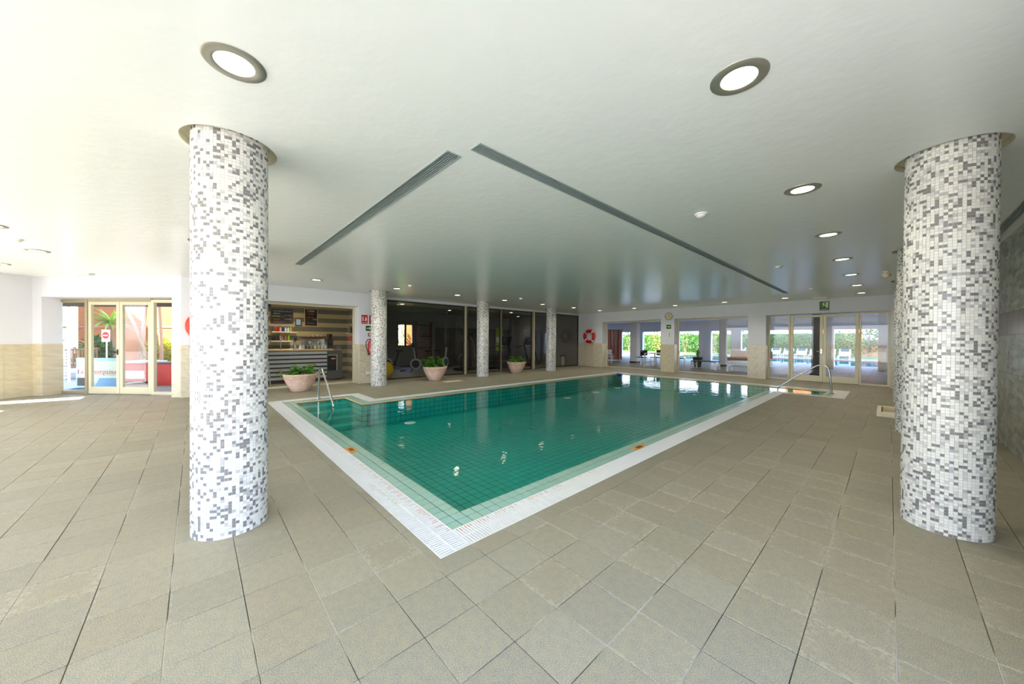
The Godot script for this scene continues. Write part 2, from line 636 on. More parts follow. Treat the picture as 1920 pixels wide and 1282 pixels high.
func shell() -> void:
	var T := 0.2
	# --- ceiling: one slab with a round recess at every column and cut slots for the air outlets
	var c := setting("ceiling", "white satin painted ceiling over the pool hall")
	var slots := [[1.405, -7.72, 1.525, -2.27], [1.525, -2.13, 12.95, -2.02], [1.56, -7.925, 13.02, -7.913], [13.02, -7.925, 13.032, -2.15], [3.0, 0.90, 15.4, 0.985]]
	var field := [[-4.3, -14.0, 15.65, 1.2]]
	for p in COLS:
		field = cut(field, [p[0] - 0.3, p[1] - 0.3, p[0] + 0.3, p[1] + 0.3])
	for q in slots:
		field = cut(field, q)
	var m := MB.new()
	for r in field:
		m.quad(Vector3(r[0], CEIL, r[1]), Vector3(r[2], CEIL, r[1]), Vector3(r[2], CEIL, r[3]), Vector3(r[0], CEIL, r[3]), Vector3.DOWN)
	for e in [[-4.3, -14.0, 15.65, -14.0], [-4.3, 1.2, 15.65, 1.2], [-4.3, -14.0, -4.3, 1.2], [15.65, -14.0, 15.65, 1.2]]:
		m.quad(Vector3(e[0], CEIL, e[1]), Vector3(e[2], CEIL, e[3]), Vector3(e[2], CEIL + 0.2, e[3]), Vector3(e[0], CEIL + 0.2, e[1]), Vector3(e[0] + e[2] - 9, 0, e[1] + e[3] + 13))
	var hole := MB.new()
	for p in COLS:
		for k in 48:
			var ps := []
			for a in [TAU * k / 48.0, TAU * (k + 1) / 48.0]:
				var d := Vector3(cos(a), 0, sin(a))
				var edge: float = 0.3 / maxf(absf(d.x), absf(d.z))
				ps.append([d * 0.285, d * edge])
			var o := Vector3(p[0], CEIL, p[1])
			m.quad(o + ps[0][0], o + ps[1][0], o + ps[1][1], o + ps[0][1], Vector3.DOWN)
			var up := Vector3(0, 0.045, 0)
			hole.quad(o + ps[0][0], o + ps[1][0], o + ps[1][0] + up, o + ps[0][0] + up, -ps[0][0])
			hole.flat(o + up, o + ps[0][0] + up, o + ps[1][0] + up, Vector3.DOWN)
	part("plaster", m.done(), M.ceiling_paint, c)
	part("column_recess", hole.done(), M.recess_paint, c)
	for q in slots:
		bx("slot_lining", Vector3(q[0], CEIL + 0.03, q[1]), Vector3(q[2], CEIL + 0.05, q[3]), M.charcoal, c, 0.0)
	bx("slab", Vector3(-4.4, CEIL + 0.05, -14.6), Vector3(16.0, CEIL + 0.25, 1.3), M.wall_paint, c, 0.0)
	var up := setting("wall_upper", "upper storeys of the building above the pool hall")
	bx("storeys", Vector3(-4.0, CEIL + 0.26, -14.4), Vector3(27.0, 27.0, 1.3), M.terrace, up, 0.0)
	# --- wall towards the bar: runs along x at z = -11.13
	var wl := setting("wall_left", "white wall with beige marble wainscot around the bar window")
	bx("pier", Vector3(-0.25, 0, -11.6), Vector3(0.6, CEIL, -11.13), M.wall_paint, wl, 0.002)
	bx("pier", Vector3(3.75, 0, -11.68), Vector3(4.6, CEIL, -11.13), M.wall_paint, wl, 0.002)
	bx("lintel", Vector3(0.6, 2.40, -11.6), Vector3(3.75, CEIL, -11.13), M.wall_paint, wl, 0.002)
	var ws := setting("trim_1", "beige marble tiles along the foot of the bar wall")
	wainscot(ws, -0.25, 0.6, -11.13)
	wainscot(ws, 3.75, 4.6, -11.13)
	bx("tile", Vector3(3.738, 0, -11.58), Vector3(3.75, 1.235, -11.132), M.beige_marble, ws, 0.002)
	# --- end wall, x = 15.55, three openings
	var we := setting("wall_end", "white end wall with beige marble wainscot and three openings")
	for z in [[-11.68, -10.05], [-7.0, -6.4], [-3.65, -3.08], [0.02, 1.25]]:
		bx("pier", Vector3(15.55, 0, z[0]), Vector3(16.0, CEIL, z[1]), M.wall_paint, we, 0.002)
	for z in [[-10.05, -7.0], [-6.4, -3.65], [-3.08, 0.02]]:
		bx("lintel", Vector3(15.55, 2.36, z[0]), Vector3(16.0, CEIL, z[1]), M.wall_paint, we, 0.002)
	var te := setting("trim_2", "beige marble tiles on the piers of the end wall", Vector3(15.55, 0, 0), -PI / 2)
	for z in [[-11.6, -10.05], [-7.0, -6.4], [-3.65, -3.08], [0.02, 1.06]]:
		wainscot(te, z[0], z[1], 0.0, Vector3(0, 0, 1))
	for z in [-10.05, -6.4, -3.08]:
		part("tile", cb(Vector3(0.012, 1.235, 0.40), 0.002), M.beige_marble, te, Vector3(z + 0.006, 0.6175, -0.20))
	# --- right wall in large grey marble with a brown band
	var wr := setting("wall_right", "polished grey marble wall with a brown stone band")
	bx("backing", Vector3(2.6, 0, 1.085), Vector3(15.6, CEIL, 1.3), M.joint_dark, wr, 0.0)
	var rows := [[0.0, 0.5, 0], [0.5, 1.0, 0], [1.0, 1.505, 0], [1.505, 1.804, 1], [1.804, 2.30, 0], [2.30, CEIL, 0]]
	for i in 22:
		for r in rows:
			var x0 := 2.75 + 0.6 * i - 0.155
			var x1 := minf(x0 + 0.6, 15.55)
			if x1 - x0 < 0.05:
				continue
			part("tile", cb(Vector3(x1 - x0 - 0.003, r[1] - r[0] - 0.003, 0.02), 0.002), M.brown_marble if r[2] else M.grey_marble, wr, Vector3((x0 + x1) / 2, (r[0] + r[1]) / 2, 1.075))
	# --- behind the camera and the garden side out of the frame
	var wb := setting("wall_back", "white wall with wide garden openings behind the camera")
	for x in [[-4.4, -4.0], [1.6, 2.6]]:
		bx("pier", Vector3(x[0], 0, 1.06), Vector3(x[1], CEIL, 1.3), M.wall_paint, wb, 0.0)
	bx("lintel", Vector3(-4.0, 2.6, 1.06), Vector3(1.6, CEIL, 1.3), M.wall_paint, wb, 0.0)
	var wg := setting("wall_garden", "white garden side wall with wide openings between piers", Vector3(-4.2, 0, 0))
	for z in [[-13.3, -13.05], [-12.55, -11.5], [-10.9, -10.2], [-6.9, -6.6], [-3.3, -3.0], [0.8, 1.3]]:
		bx("pier", Vector3(-0.2, 0, z[0]), Vector3(0, CEIL, z[1]), M.wall_paint, wg, 0.0)
	for z in [[-13.05, -12.55, 2.74], [-11.5, -10.9, 1.9], [-10.2, -6.9, 2.6], [-6.6, -3.3, 2.6], [-3.0, 0.8, 2.6]]:
		bx("lintel", Vector3(-0.2, z[2], z[0]), Vector3(0, CEIL, z[1]), M.wall_paint, wg, 0.0)
	bx("canopy", Vector3(-1.4, 2.66, -10.3), Vector3(-0.2, 2.76, 1.3), M.wall_paint, wg, 0.0)
	var wc := setting("wall_corner", "pale wall with beige wainscot beside the entrance", Vector3(-2.86, 0, -13.76))
	# runs from the entrance corner towards the garden side
	var d := Vector3(-0.727, 0, 0.687)
	var bs := Basis(d, Vector3.UP, d.cross(Vector3.UP))
	part("panel", cb(Vector3(0.9, CEIL, 0.2), 0.0), M.wall_paint, wc, bs * Vector3(0.45, CEIL / 2, 0.10), bs)
	for i in 2:
		for j in 3:
			part("tile", cb(Vector3(0.447, 0.4087, 0.012), 0.002), M.beige_marble, wc, bs * Vector3(0.225 + 0.45 * i, 0.2058 + 0.4117 * j, -0.006), bs)
	var wn := setting("wall_north", "white wall closing the corner beside the garden side")
	bx("panel", Vector3(-4.4, 0, -13.34), Vector3(-3.48, CEIL, -13.14), M.wall_paint, wn, 0.0)
	# --- entrance wall at 45 degrees, A (-2.86, -13.76) to B (-0.25, -11.2)
	var wd := setting("wall_entrance", "white slanted wall around the glazed entrance doors", Vector3(-2.86, 0, -13.76), deg_to_rad(-44.43))
	bx("pier", Vector3(-0.1, 0, -0.38), Vector3(0.228, CEIL, 0), M.wall_paint, wd, 0.002)
	bx("pier", Vector3(3.43, 0, -0.38), Vector3(3.656, CEIL, 0), M.wall_paint, wd, 0.002)
	bx("lintel", Vector3(0.228, 2.36, -0.38), Vector3(3.43, CEIL, 0), M.wall_paint, wd, 0.002)
	var td := setting("trim_3", "beige marble tiles beside the glazed entrance doors", Vector3(-2.86, 0, -13.76), deg_to_rad(-44.43))
	wainscot(td, 0.0, 0.228, 0.0)
	wainscot(td, 3.43, 3.656, 0.0)
	bx("tile", Vector3(0.228, 0, -0.38), Vector3(0.24, 1.235, 0.0), M.beige_marble, td, 0.002)

	# --- glazing
	entrance_doors()
	end_glazing()
	gym_glazing()
	bar_window()

func pane(parent: Node3D, x0: float, x1: float, y0: float, y1: float, z: float, mat: Material) -> void:
	var m := MB.new()
	m.quad(Vector3(x0, y0, z), Vector3(x1, y0, z), Vector3(x1, y1, z), Vector3(x0, y1, z), Vector3(0, 0, 1))
	part("pane", m.done(), mat, parent)

func frame(parent: Node3D, x0: float, x1: float, y0: float, y1: float, z: float, w: float, d: float, mat: Material, foot := 0.0) -> void:
	bx("stile", Vector3(x0, y0, z - d / 2), Vector3(x0 + w, y1, z + d / 2), mat, parent, 0.003)
	bx("stile", Vector3(x1 - w, y0, z - d / 2), Vector3(x1, y1, z + d / 2), mat, parent, 0.003)
	bx("rail", Vector3(x0 + w, y1 - w, z - d / 2), Vector3(x1 - w, y1, z + d / 2), mat, parent, 0.003)
	bx("rail", Vector3(x0 + w, y0, z - d / 2), Vector3(x1 - w, y0 + maxf(w, foot), z + d / 2), mat, parent, 0.003)

func lever(parent: Node3D, at: Vector3, dir: float, mat: Material) -> void:
	var m := MB.new()
	m.tube([at, at + Vector3(0, 0, 0.05), at + Vector3(dir * 0.02, 0, 0.062), at + Vector3(dir * 0.12, 0, 0.062)], 0.011, 8)
	m.box(at, Vector3(0.035, 0.14, 0.012))
	part("handle", m.done(), mat, parent)

func entrance_doors() -> void:
	var z := -0.38
	var o := Vector3(-2.86, 0, -13.76)
	var a := deg_to_rad(-44.43)
	var w := setting("window_1", "aluminium side light with clear pane, hinge side of entrance", o, a)
	frame(w, 0.08, 0.91, 0.0, 2.33, z, 0.07, 0.08, M.bronze_frame)
	pane(w, 0.15, 0.84, 0.07, 2.26, z, M.window_glass)
	var w2 := setting("window_2", "narrow aluminium side light beside the white pier of the entrance", o, a)
	frame(w2, 2.54, 3.46, 0.0, 2.33, z, 0.07, 0.08, M.champagne_frame)
	pane(w2, 2.61, 3.39, 0.07, 2.26, z, M.window_glass)
	var d1 := setting("door_1", "glazed entrance door leaf with a black lever handle", o, a)
	frame(d1, 0.92, 1.72, 0.01, 2.28, z, 0.075, 0.06, M.champagne_frame, 0.17)
	pane(d1, 0.995, 1.645, 0.18, 2.205, z, M.window_glass)
	lever(d1, Vector3(1.68, 1.04, z + 0.03), -1, M.black)
	var d2 := setting("door_2", "glazed entrance door leaf nearest the white pier", o, a)
	frame(d2, 1.73, 2.53, 0.01, 2.28, z, 0.075, 0.06, M.champagne_frame, 0.17)
	pane(d2, 1.805, 2.455, 0.18, 2.205, z, M.window_glass)
	var t := setting("trim_4", "aluminium head bar over the entrance doors", o, a)
	bx("head_bar", Vector3(0.92, 2.28, z - 0.04), Vector3(2.53, 2.36, z + 0.04), M.bronze_frame, t)

func end_glazing() -> void:
	# local x runs along world z, local z towards the pool hall
	var o := Vector3(15.95, 0, 0)
	var a := -PI / 2
	var names := [["window_3", "large fixed window beside the lifebuoy wall", -10.05, -7.0], ["window_4", "large fixed window between the clock pier and the doors", -6.4, -3.65]]
	for q in names:
		var w := setting(q[0], q[1], o, a)
		frame(w, q[2], q[3], 0.0, 2.36, 0.0, 0.05, 0.07, M.champagne_frame)
		pane(w, q[2] + 0.05, q[3] - 0.05, 0.05, 2.31, 0.0, M.window_glass)
	var w5 := setting("window_5", "tall side light of the end doors next to the window pier", o, a)
	frame(w5, -3.08, -2.43, 0.0, 2.36, 0.0, 0.05, 0.07, M.champagne_frame)
	pane(w5, -3.03, -2.48, 0.05, 2.31, 0.0, M.window_glass)
	var w6 := setting("window_6", "tall side light of the end doors next to the mosaic column", o, a)
	frame(w6, -0.66, 0.02, 0.0, 2.36, 0.0, 0.05, 0.07, M.champagne_frame)
	pane(w6, -0.61, -0.03, 0.05, 2.31, 0.0, M.window_glass)
	var d3 := setting("door_3", "glazed end door leaf with a steel lever handle", o, a)
	frame(d3, -2.42, -1.545, 0.01, 2.33, 0.0, 0.08, 0.06, M.champagne_frame, 0.2)
	pane(d3, -2.34, -1.625, 0.21, 2.25, 0.0, M.window_glass)
	lever(d3, Vector3(-1.585, 1.06, 0.03), -1, M.steel)
	var d4 := setting("door_4", "glazed end door leaf nearest the mosaic column", o, a)
	frame(d4, -1.535, -0.67, 0.01, 2.33, 0.0, 0.08, 0.06, M.champagne_frame, 0.2)
	pane(d4, -1.455, -0.75, 0.21, 2.25, 0.0, M.window_glass)

func gym_glazing() -> void:
	var o := Vector3(0, 0, -11.6)
	var q := [[4.6, 8.0], [8.12, 9.92], [9.96, 11.9], [12.08, 15.55]]
	var lab := ["wide gym window with the wall bars behind it", "gym window with the first treadmill behind it", "narrow gym window behind the third planter", "gym window reaching the lifebuoy wall"]
	for i in 4:
		var w := setting("window_%d" % (7 + i), lab[i], o)
		frame(w, q[i][0], q[i][1], 0.0, 2.74, 0.0, 0.045, 0.06, M.dark_bronze)
		pane(w, q[i][0] + 0.045, q[i][1] - 0.045, 0.045, 2.695, 0.0, M.grey_glass)
	var t := setting("trim_5", "bronze mullions between the gym windows", o)
	for x in [[8.0, 8.06, 1], [8.06, 8.12, 0], [11.9, 11.99, 0], [11.99, 12.08, 1], [9.92, 9.96, 0]]:
		bx("mullion", Vector3(x[0], 0, -0.05), Vector3(x[1], 2.78, 0.05), M.champagne_frame if x[2] else M.bronze_frame, t)
	bx("head_bar", Vector3(4.6, 2.74, -0.05), Vector3(15.55, CEIL, 0.05), M.wall_paint, t)

func bar_window() -> void:
	var w := setting("window_11", "large fixed window of the bar in a pale frame", Vector3(0, 0, -11.57))
	frame(w, 0.6, 3.75, 0.0, 2.40, 0.0, 0.05, 0.07, M.champagne_frame)
	pane(w, 0.65, 3.70, 0.05, 2.35, 0.0, M.window_glass)

# ---------------------------------------------------------------- floor
func cut(rects: Array, r: Array) -> Array:
	var out := []
	for q in rects:
		if q[0] >= r[2] or q[2] <= r[0] or q[1] >= r[3] or q[3] <= r[1]:
			out.append(q)
			continue
		if q[0] < r[0]: out.append([q[0], q[1], r[0], q[3]])
		if q[2] > r[2]: out.append([r[2], q[1], q[2], q[3]])
		var x0 := maxf(q[0], r[0])
		var x1 := minf(q[2], r[2])
		if q[1] < r[1]: out.append([x0, q[1], x1, r[1]])
		if q[3] > r[3]: out.append([x0, r[3], x1, q[3]])
	return out

func in_frame(p: Vector3, slack := 1.05) -> bool:
	var cam := get_node("camera") as Camera3D
	var q := cam.transform.affine_inverse() * p
	return q.z < -0.3 and absf(q.x / q.z) < 960.0 / 647.83 * slack and absf(q.y / q.z) < 641.0 / 647.83 * slack

func cut_tile(size: Vector3) -> ArrayMesh:
	var m := MB.new()
	m.scale = Vector2(0.25, 0.5) / 0.298
	m.shift = Vector2(0.125 + 0.25 * (rng.randi() % 4), 0.25)
	m.cbox(Vector3.ZERO, size, 0.0015)
	return m.done()

func deck() -> void:
	var fl := setting("floor", "grey stone tile deck around the pool")
	# bed under the tiles, with the pool cut out
	var bed := [[-4.4, -14.6, 16.0, 1.3]]
	for r in POOL:
		bed = cut(bed, r)
	var m := MB.new()
	for r in bed:
		m.box(Vector3((r[0] + r[2]) / 2, -0.1025, (r[1] + r[3]) / 2), Vector3(r[2] - r[0], 0.2, r[3] - r[1]))
	part("grout_bed", m.done(), M.deck_grout, fl)
	var full := []
	for k in 8:
		var fm := MB.new()
		fm.scale = Vector2(0.25, 0.5) / 0.298
		fm.shift = Vector2(0.125 + 0.25 * (k % 4), 0.25 + 0.5 * (k / 4))
		fm.cbox(Vector3.ZERO, Vector3(0.296, 0.012, 0.296), 0.0015)
		full.append(fm.done())
	var all := []
	for i in range(-17, 53):
		for j in range(-11, 44):
			var x0 := 0.4955 + 0.3 * i
			var z1 := -1.7654 - 0.3 * j
			var rs := [[x0 + 0.002, z1 - 0.298, x0 + 0.298, z1 - 0.002]]
			for r in POOL:
				rs = cut(rs, [r[0] - 0.002, r[1] - 0.002, r[2] + 0.002, r[3] + 0.002])
			for r in rs:
				if r[2] > 15.93: r[2] = 15.93
				if r[3] > 1.065: r[3] = 1.065
				if r[2] - r[0] < 0.01 or r[3] - r[1] < 0.01 or r[0] < -4.3:
					continue
				var c := Vector3((r[0] + r[2]) / 2, 0, (r[1] + r[3]) / 2)
				var show := in_frame(c, 1.12)
				all.append([c.distance_to(EYE) + (0.0 if show else 100.0), c, r])
	all.sort_custom(func(a, b): return a[0] < b[0])
	var field := MB.new()
	field.tinted = true
	for k in all.size():
		var c: Vector3 = all[k][1]
		var r: Array = all[k][2]
		var s := Vector3(r[2] - r[0], 0.012, r[3] - r[1])
		if k < 298:
			var bloom := 0.55 if (c.x > 1.5 and c.z > -1.6) else 0.18
			var pick := 5 + rng.randi() % 3 if rng.randf() < bloom else rng.randi() % 5
			var whole := absf(s.x - 0.296) < 1e-4 and absf(s.z - 0.296) < 1e-4
			part("tile", full[pick] if whole else cut_tile(s), M["deck_stone_%d" % rng.randi_range(0, 4)], fl, c + Vector3(0, -0.006 + rng.randf_range(-0.0006, 0.0006), 0), Basis(Vector3.RIGHT, rng.randf_range(-0.002, 0.002)))
		else:
			var g := rng.randf_range(0.92, 1.05)
			field.col = Color(g, g * rng.randf_range(0.98, 1.01), g * rng.randf_range(0.96, 1.0))
			var cell := rng.randi() % 8
			field.scale = Vector2(0.25, 0.5) / 0.298
			field.shift = Vector2(0.125 + 0.25 * (cell % 4), 0.25 + 0.5 * (cell / 4)) - Vector2(c.x, c.z) * field.scale
			field.box(c + Vector3(0, -0.006, 0), s, Basis(Vector3.RIGHT, rng.randf_range(-0.003, 0.003)), false)
	var f := part("tile_field", field.done(), M.deck_stone_far, fl)
	f.set_meta("kind", "stuff")

# ---------------------------------------------------------------- pool
func inset(d: float) -> PackedVector2Array:
	return PackedVector2Array([Vector2(1.158 + d, -1.928 - d), Vector2(11.72 + d, -1.928 - d), Vector2(11.72 + d, -0.73 - d), Vector2(13.67 - d, -0.73 - d), Vector2(13.67 - d, -8.142 + d), Vector2(3.11 - d, -8.142 + d), Vector2(3.11 - d, -9.278 + d), Vector2(1.158 + d, -9.278 + d)])

func v3(p: Vector2, y: float) -> Vector3:
	return Vector3(p.x, y, p.y)

func pool() -> void:
	var po := thing("swimming_pool", "indoor swimming pool lined with teal tiles, white overflow grating round it", "pool")
	var A := inset(0.0)
	var B := inset(0.242)
	var C := inset(0.342)
	var D := inset(0.442)
	var E := inset(0.462)
	# overflow channel under the grating, and its outer rim
	var ch := MB.new()
	for i in 8:
		var j := (i + 1) % 8
		ch.quad(v3(A[i], -0.10), v3(A[j], -0.10), v3(B[j], -0.10), v3(B[i], -0.10), Vector3.UP)
	part("channel", ch.done(), M.channel, po)
	# grating: slats across, two edge bars and a middle bar, one stretch per side
	for i in 8:
		var j := (i + 1) % 8
		var a := A[i]
		var b := A[j]
		var u := (b - a).normalized()
		var length := a.distance_to(b)
		var nrm := Vector2(u.y, -u.x)
		if (B[i] - a).dot(nrm) < 0:
			nrm = -nrm
		# the left side and the far ends run through; their neighbours butt against them
		var t0 := 0.0
		var t1 := length
		if i == 0: t0 = 0.245; t1 = length + 0.24
		if i == 1: t1 = length - 0.242; t0 = 0.003
		if i == 3: t0 = 0.245; t1 = length
		if i == 4: t0 = 0.245; t1 = length + 0.24
		if i == 5: t0 = 0.003
		if i == 6: t0 = 0.245
		if i == 2: t0 = 0.0
		var bas := Basis(Vector3(u.x, 0, u.y), Vector3.UP, Vector3(u.x, 0, u.y).cross(Vector3.UP))
		var g := MB.new()
		var t := t0 + 0.010
		while t < t1 - 0.006:
			var c := a + u * t + nrm * 0.121
			g.box(Vector3(c.x, -0.012, c.y), Vector3(0.0125, 0.020, 0.236), bas, false)
			t += 0.0235
		for w in [0.006, 0.121, 0.236]:
			var c: Vector2 = a + u * (t0 + t1) / 2.0 + nrm * w
			g.box(Vector3(c.x, -0.0125, c.y), Vector3(t1 - t0, 0.019, 0.010), bas, false)
		var o := part("grating", g.done(), M.grate_white, po)
		o.set_meta("kind", "stuff")
	# rust that has crept out of the channel at the pool edge, and a patch of algae
	var ru := MB.new()
	for k in 130:
		var d := 0.0235 * k + 0.0217
		if rng.randf() < 0.85 - d * 0.22:
			var w := rng.randf_range(0.02, 0.075)
			ru.box(Vector3(1.394 - w / 2, -0.007, -2.17 - d), Vector3(w, 0.006, 0.0105), Basis.IDENTITY, false)
		if rng.randf() < 0.7 - d * 0.25:
			var w := rng.randf_range(0.015, 0.05)
			ru.box(Vector3(1.403 + d, -0.007, -2.164 + w / 2), Vector3(0.0105, 0.006, w), Basis.IDENTITY, false)
	part("rust_stain", ru.done(), M.rust_light, po).set_meta("kind", "stuff")
	var al := MB.new()
	for k in 26:
		var w := rng.randf_range(0.02, 0.05)
		al.box(Vector3(1.235 + 0.0017 * k + rng.randf_range(-0.02, 0.02), -0.006, -3.38 + 0.0235 * k), Vector3(w, 0.006, 0.0108), Basis.IDENTITY, false)
	part("algae_stain", al.done(), M.algae, po).set_meta("kind", "stuff")
	# coping: two rows of small green tiles on a dark bed
	var bed := MB.new()
	for i in 8:
		var j := (i + 1) % 8
		bed.quad(v3(B[i], -0.016), v3(B[j], -0.016), v3(D[j], -0.016), v3(D[i], -0.016), Vector3.UP)
		bed.quad(v3(B[i], -0.016), v3(B[j], -0.016), v3(B[j], -0.11), v3(B[i], -0.11), Vector3(A[i].x - B[i].x, 0, A[i].y - B[i].y))
	part("coping_bed", bed.done(), M.coping_grout, po)
	var tiles := []
	for i in 8:
		var j := (i + 1) % 8
		for row in 2:
			var o1: Vector2 = B[i] if row == 0 else C[i]
			var o2: Vector2 = B[j] if row == 0 else C[j]
			var i1: Vector2 = C[i] if row == 0 else D[i]
			var i2: Vector2 = C[j] if row == 0 else D[j]
			var u := (o2 - o1).normalized()
			# along the side, between the square corner fields
			var s0 := maxf(0.0, (i1 - o1).dot(u))
			var s1 := minf((o2 - o1).dot(u), (i2 - o1).dot(u))
			var e0 := minf(0.0, (i1 - o1).dot(u))
			var nn := maxi(1, roundi((s1 - s0) / 0.1))
			var nrm := (i1 - o1) - u * (i1 - o1).dot(u)
			for k in nn:
				var p := o1 + u * (s0 + (s1 - s0) * (k + 0.5) / nn) + nrm * 0.5
				tiles.append([v3(p, -0.011), u, Vector3((s1 - s0) / nn - 0.009, 0.008, 0.091)])
			if s0 > 0.01 or e0 < -0.01:
				tiles.append([v3((o1 + i1) / 2.0, -0.011), u, Vector3(0.091, 0.008, 0.091)])
	tiles.sort_custom(func(a, b): return a[0].distance_to(EYE) < b[0].distance_to(EYE))
	var rest := MB.new()
	rest.tinted = true
	for k in tiles.size():
		var q = tiles[k]
		var u: Vector2 = q[1]
		var bas := Basis(Vector3(u.x, 0, u.y), Vector3.UP, Vector3(u.x, 0, u.y).cross(Vector3.UP))
		if k < 296:
			part("coping_tile", cb(Vector3(snappedf(q[2].x, 0.001), q[2].y, q[2].z), 0.0015), M["coping_%d" % rng.randi_range(0, 3)], po, q[0], bas)
		else:
			rest.col = Color(1, 1, 1) * rng.randf_range(0.9, 1.05)
			rest.box(q[0], q[2], bas, false)
	part("coping_field", rest.done(), M.coping_stuff, po).set_meta("kind", "stuff")
	var nose := MB.new()
	for i in 8:
		var j := (i + 1) % 8
		var inw := Vector3(E[i].x - D[i].x + E[j].x - D[j].x, 0, E[i].y - D[i].y + E[j].y - D[j].y)
		nose.quad(v3(D[i], -0.008), v3(D[j], -0.008), v3(E[j], -0.026), v3(E[i], -0.026), Vector3.UP)
		nose.quad(v3(E[j], -0.026), v3(E[i], -0.026), v3(E[i], -0.05), v3(E[j], -0.05), inw)
	part("rounded_edge", nose.done(), M.bullnose, po)
	# depth marks
	for q in [[Vector3(1.455, -0.0055, -4.60), 0.0], [Vector3(4.32, -0.0055, -2.22), PI / 2]]:
		var bas := Basis(Vector3.UP, q[1])
		var dm := part("depth_mark", cb(Vector3(0.1, 0.006, 0.26), 0.001), M.depth_orange, po, q[0], bas)
		part("dark_figure", cb(Vector3(0.05, 0.003, 0.12), 0.001), M.rust, dm, Vector3(0, 0.004, 0))
	# basin: tiled walls and floor
	var deep := -0.5
	var back := MB.new()
	for i in 8:
		var j := (i + 1) % 8
		var inw := Vector3(E[i].x - A[i].x + E[j].x - A[j].x, 0, E[i].y - A[i].y + E[j].y - A[j].y)
		back.quad(v3(E[i], -0.03), v3(E[j], -0.03), v3(E[j], deep - 0.005), v3(E[i], deep - 0.005), inw)
	back.quad(Vector3(1.0, deep - 0.005, -9.4), Vector3(13.8, deep - 0.005, -9.4), Vector3(13.8, deep - 0.005, -0.6), Vector3(1.0, deep - 0.005, -0.6), Vector3.UP)
	part("basin", back.done(), M.pool_grout, po)
	var wt := MB.new()
	wt.tinted = true
	for i in 8:
		var j := (i + 1) % 8
		var u := (E[j] - E[i]).normalized()
		var inw := (v3(B[i] + B[j] - A[i] - A[j], 0))
		inw = (inw - v3(u, 0) * inw.dot(v3(u, 0))).normalized()
		var bas := Basis(v3(u, 0), Vector3.UP, v3(u, 0).cross(Vector3.UP))
		var nn := roundi(E[i].distance_to(E[j]) / 0.125)
		var wdt := E[i].distance_to(E[j]) / nn
		for k in nn:
			for r in 4:
				wt.col = Color.WHITE * rng.randf_range(0.88, 1.08)
				var p := E[i] + u * wdt * (k + 0.5)
				var at := v3(p, -0.05 - 0.1125 * (r + 0.5)) + inw * 0.003
				var h := Vector3(u.x, 0, u.y) * (wdt / 2 - 0.004)
				var hv := Vector3.UP * 0.0515
				wt.quad(at - h - hv, at + h - hv, at + h + hv, at - h + hv, inw)
	part("wall_tiles", wt.done(), M.pool_tile_stuff, po).set_meta("kind", "stuff")
	var ft := []
	for i in range(0, 98):
		for j in range(0, 70):
			var c := Vector2(1.68 + 0.125 * i, -1.25 - 0.125 * j)
			if Geometry2D.is_point_in_polygon(c, E):
				ft.append(v3(c, deep))
	ft.sort_custom(func(a, b): return a.distance_to(EYE) < b.distance_to(EYE))
	var tl := cb(Vector3(0.114, 0.008, 0.114), 0.001)
	var fm := MB.new()
	fm.tinted = true
	for k in ft.size():
		if k < 296:
			part("tile", tl, M["pool_tile_%d" % rng.randi_range(0, 3)], po, ft[k] + Vector3(0, -0.003, 0))
		else:
			fm.col = Color.WHITE * rng.randf_range(0.88, 1.08)
			fm.box(ft[k] + Vector3(0, -0.003, 0), Vector3(0.114, 0.008, 0.114), Basis.IDENTITY, false)
	part("floor_tiles", fm.done(), M.pool_tile_stuff, po).set_meta("kind", "stuff")
	# steps in both arms
	for k in 4:
		bx("step", Vector3(E[7].x + 0.01, deep, -8.816), Vector3(E[6].x - 0.01, -0.1 - 0.1 * k, -8.516 + 0.3 * k), M["pool_tile_%d" % (k % 4)], po, 0.01)
		bx("step", Vector3(E[2].x + 0.01, deep, -1.49 - 0.3 * k), Vector3(E[3].x - 0.01, -0.1 - 0.1 * k, -1.192), M["pool_tile_%d" % (k % 4)], po, 0.01)
	# round inlets on the floor
	for p in [Vector2(9.0, -7.1), Vector2(10.75, -7.2), Vector2(12.4, -7.3), Vector2(3.6, -7.35)]:
		lt("inlet", [Vector2(0.0, 0.012), Vector2(0.09, 0.012), Vector2(0.125, 0.004), Vector2(0.13, 0.0)], M.pale_mint, po, v3(p, deep + 0.001), 20)
	# water
	var w := MB.new()
	var tr := Geometry2D.triangulate_polygon(E)
	for i in range(0, tr.size(), 3):
		w.flat(v3(E[tr[i]], -0.028), v3(E[tr[i + 1]], -0.028), v3(E[tr[i + 2]], -0.028), Vector3.UP)
	var wo := MeshInstance3D.new()
	wo.name = "water"
	wo.mesh = w.done()
	wo.set_surface_override_material(0, M.pool_water)
	add_child(wo)
	wo.set_meta("kind", "structure")
	wo.set_meta("label", "clear still water filling the teal pool")
	# blue floating doser in the far corner
	var d := thing("float_doser", "small blue floating doser in the far pool corner", "doser", Vector3(12.95, -0.03, -7.55))
	lt("body", [Vector2(0, -0.06), Vector2(0.05, -0.06), Vector2(0.055, 0.0), Vector2(0.11, 0.01), Vector2(0.12, 0.03), Vector2(0.09, 0.05), Vector2(0, 0.055)], M.blue, d, Vector3.ZERO, 20)
	lt("cap", [Vector2(0.03, 0.055), Vector2(0.03, 0.075), Vector2(0, 0.08)], M.sky_blue, d, Vector3.ZERO, 12)

# ---------------------------------------------------------------- mosaic columns
const COLS := [[0.197, -3.346], [4.23, 0.298], [8.2, 0.298], [12.17, 0.298], [4.088, -10.424], [8.061, -10.45], [11.96, -10.424], [0.197, -6.9], [0.197, -10.424]]

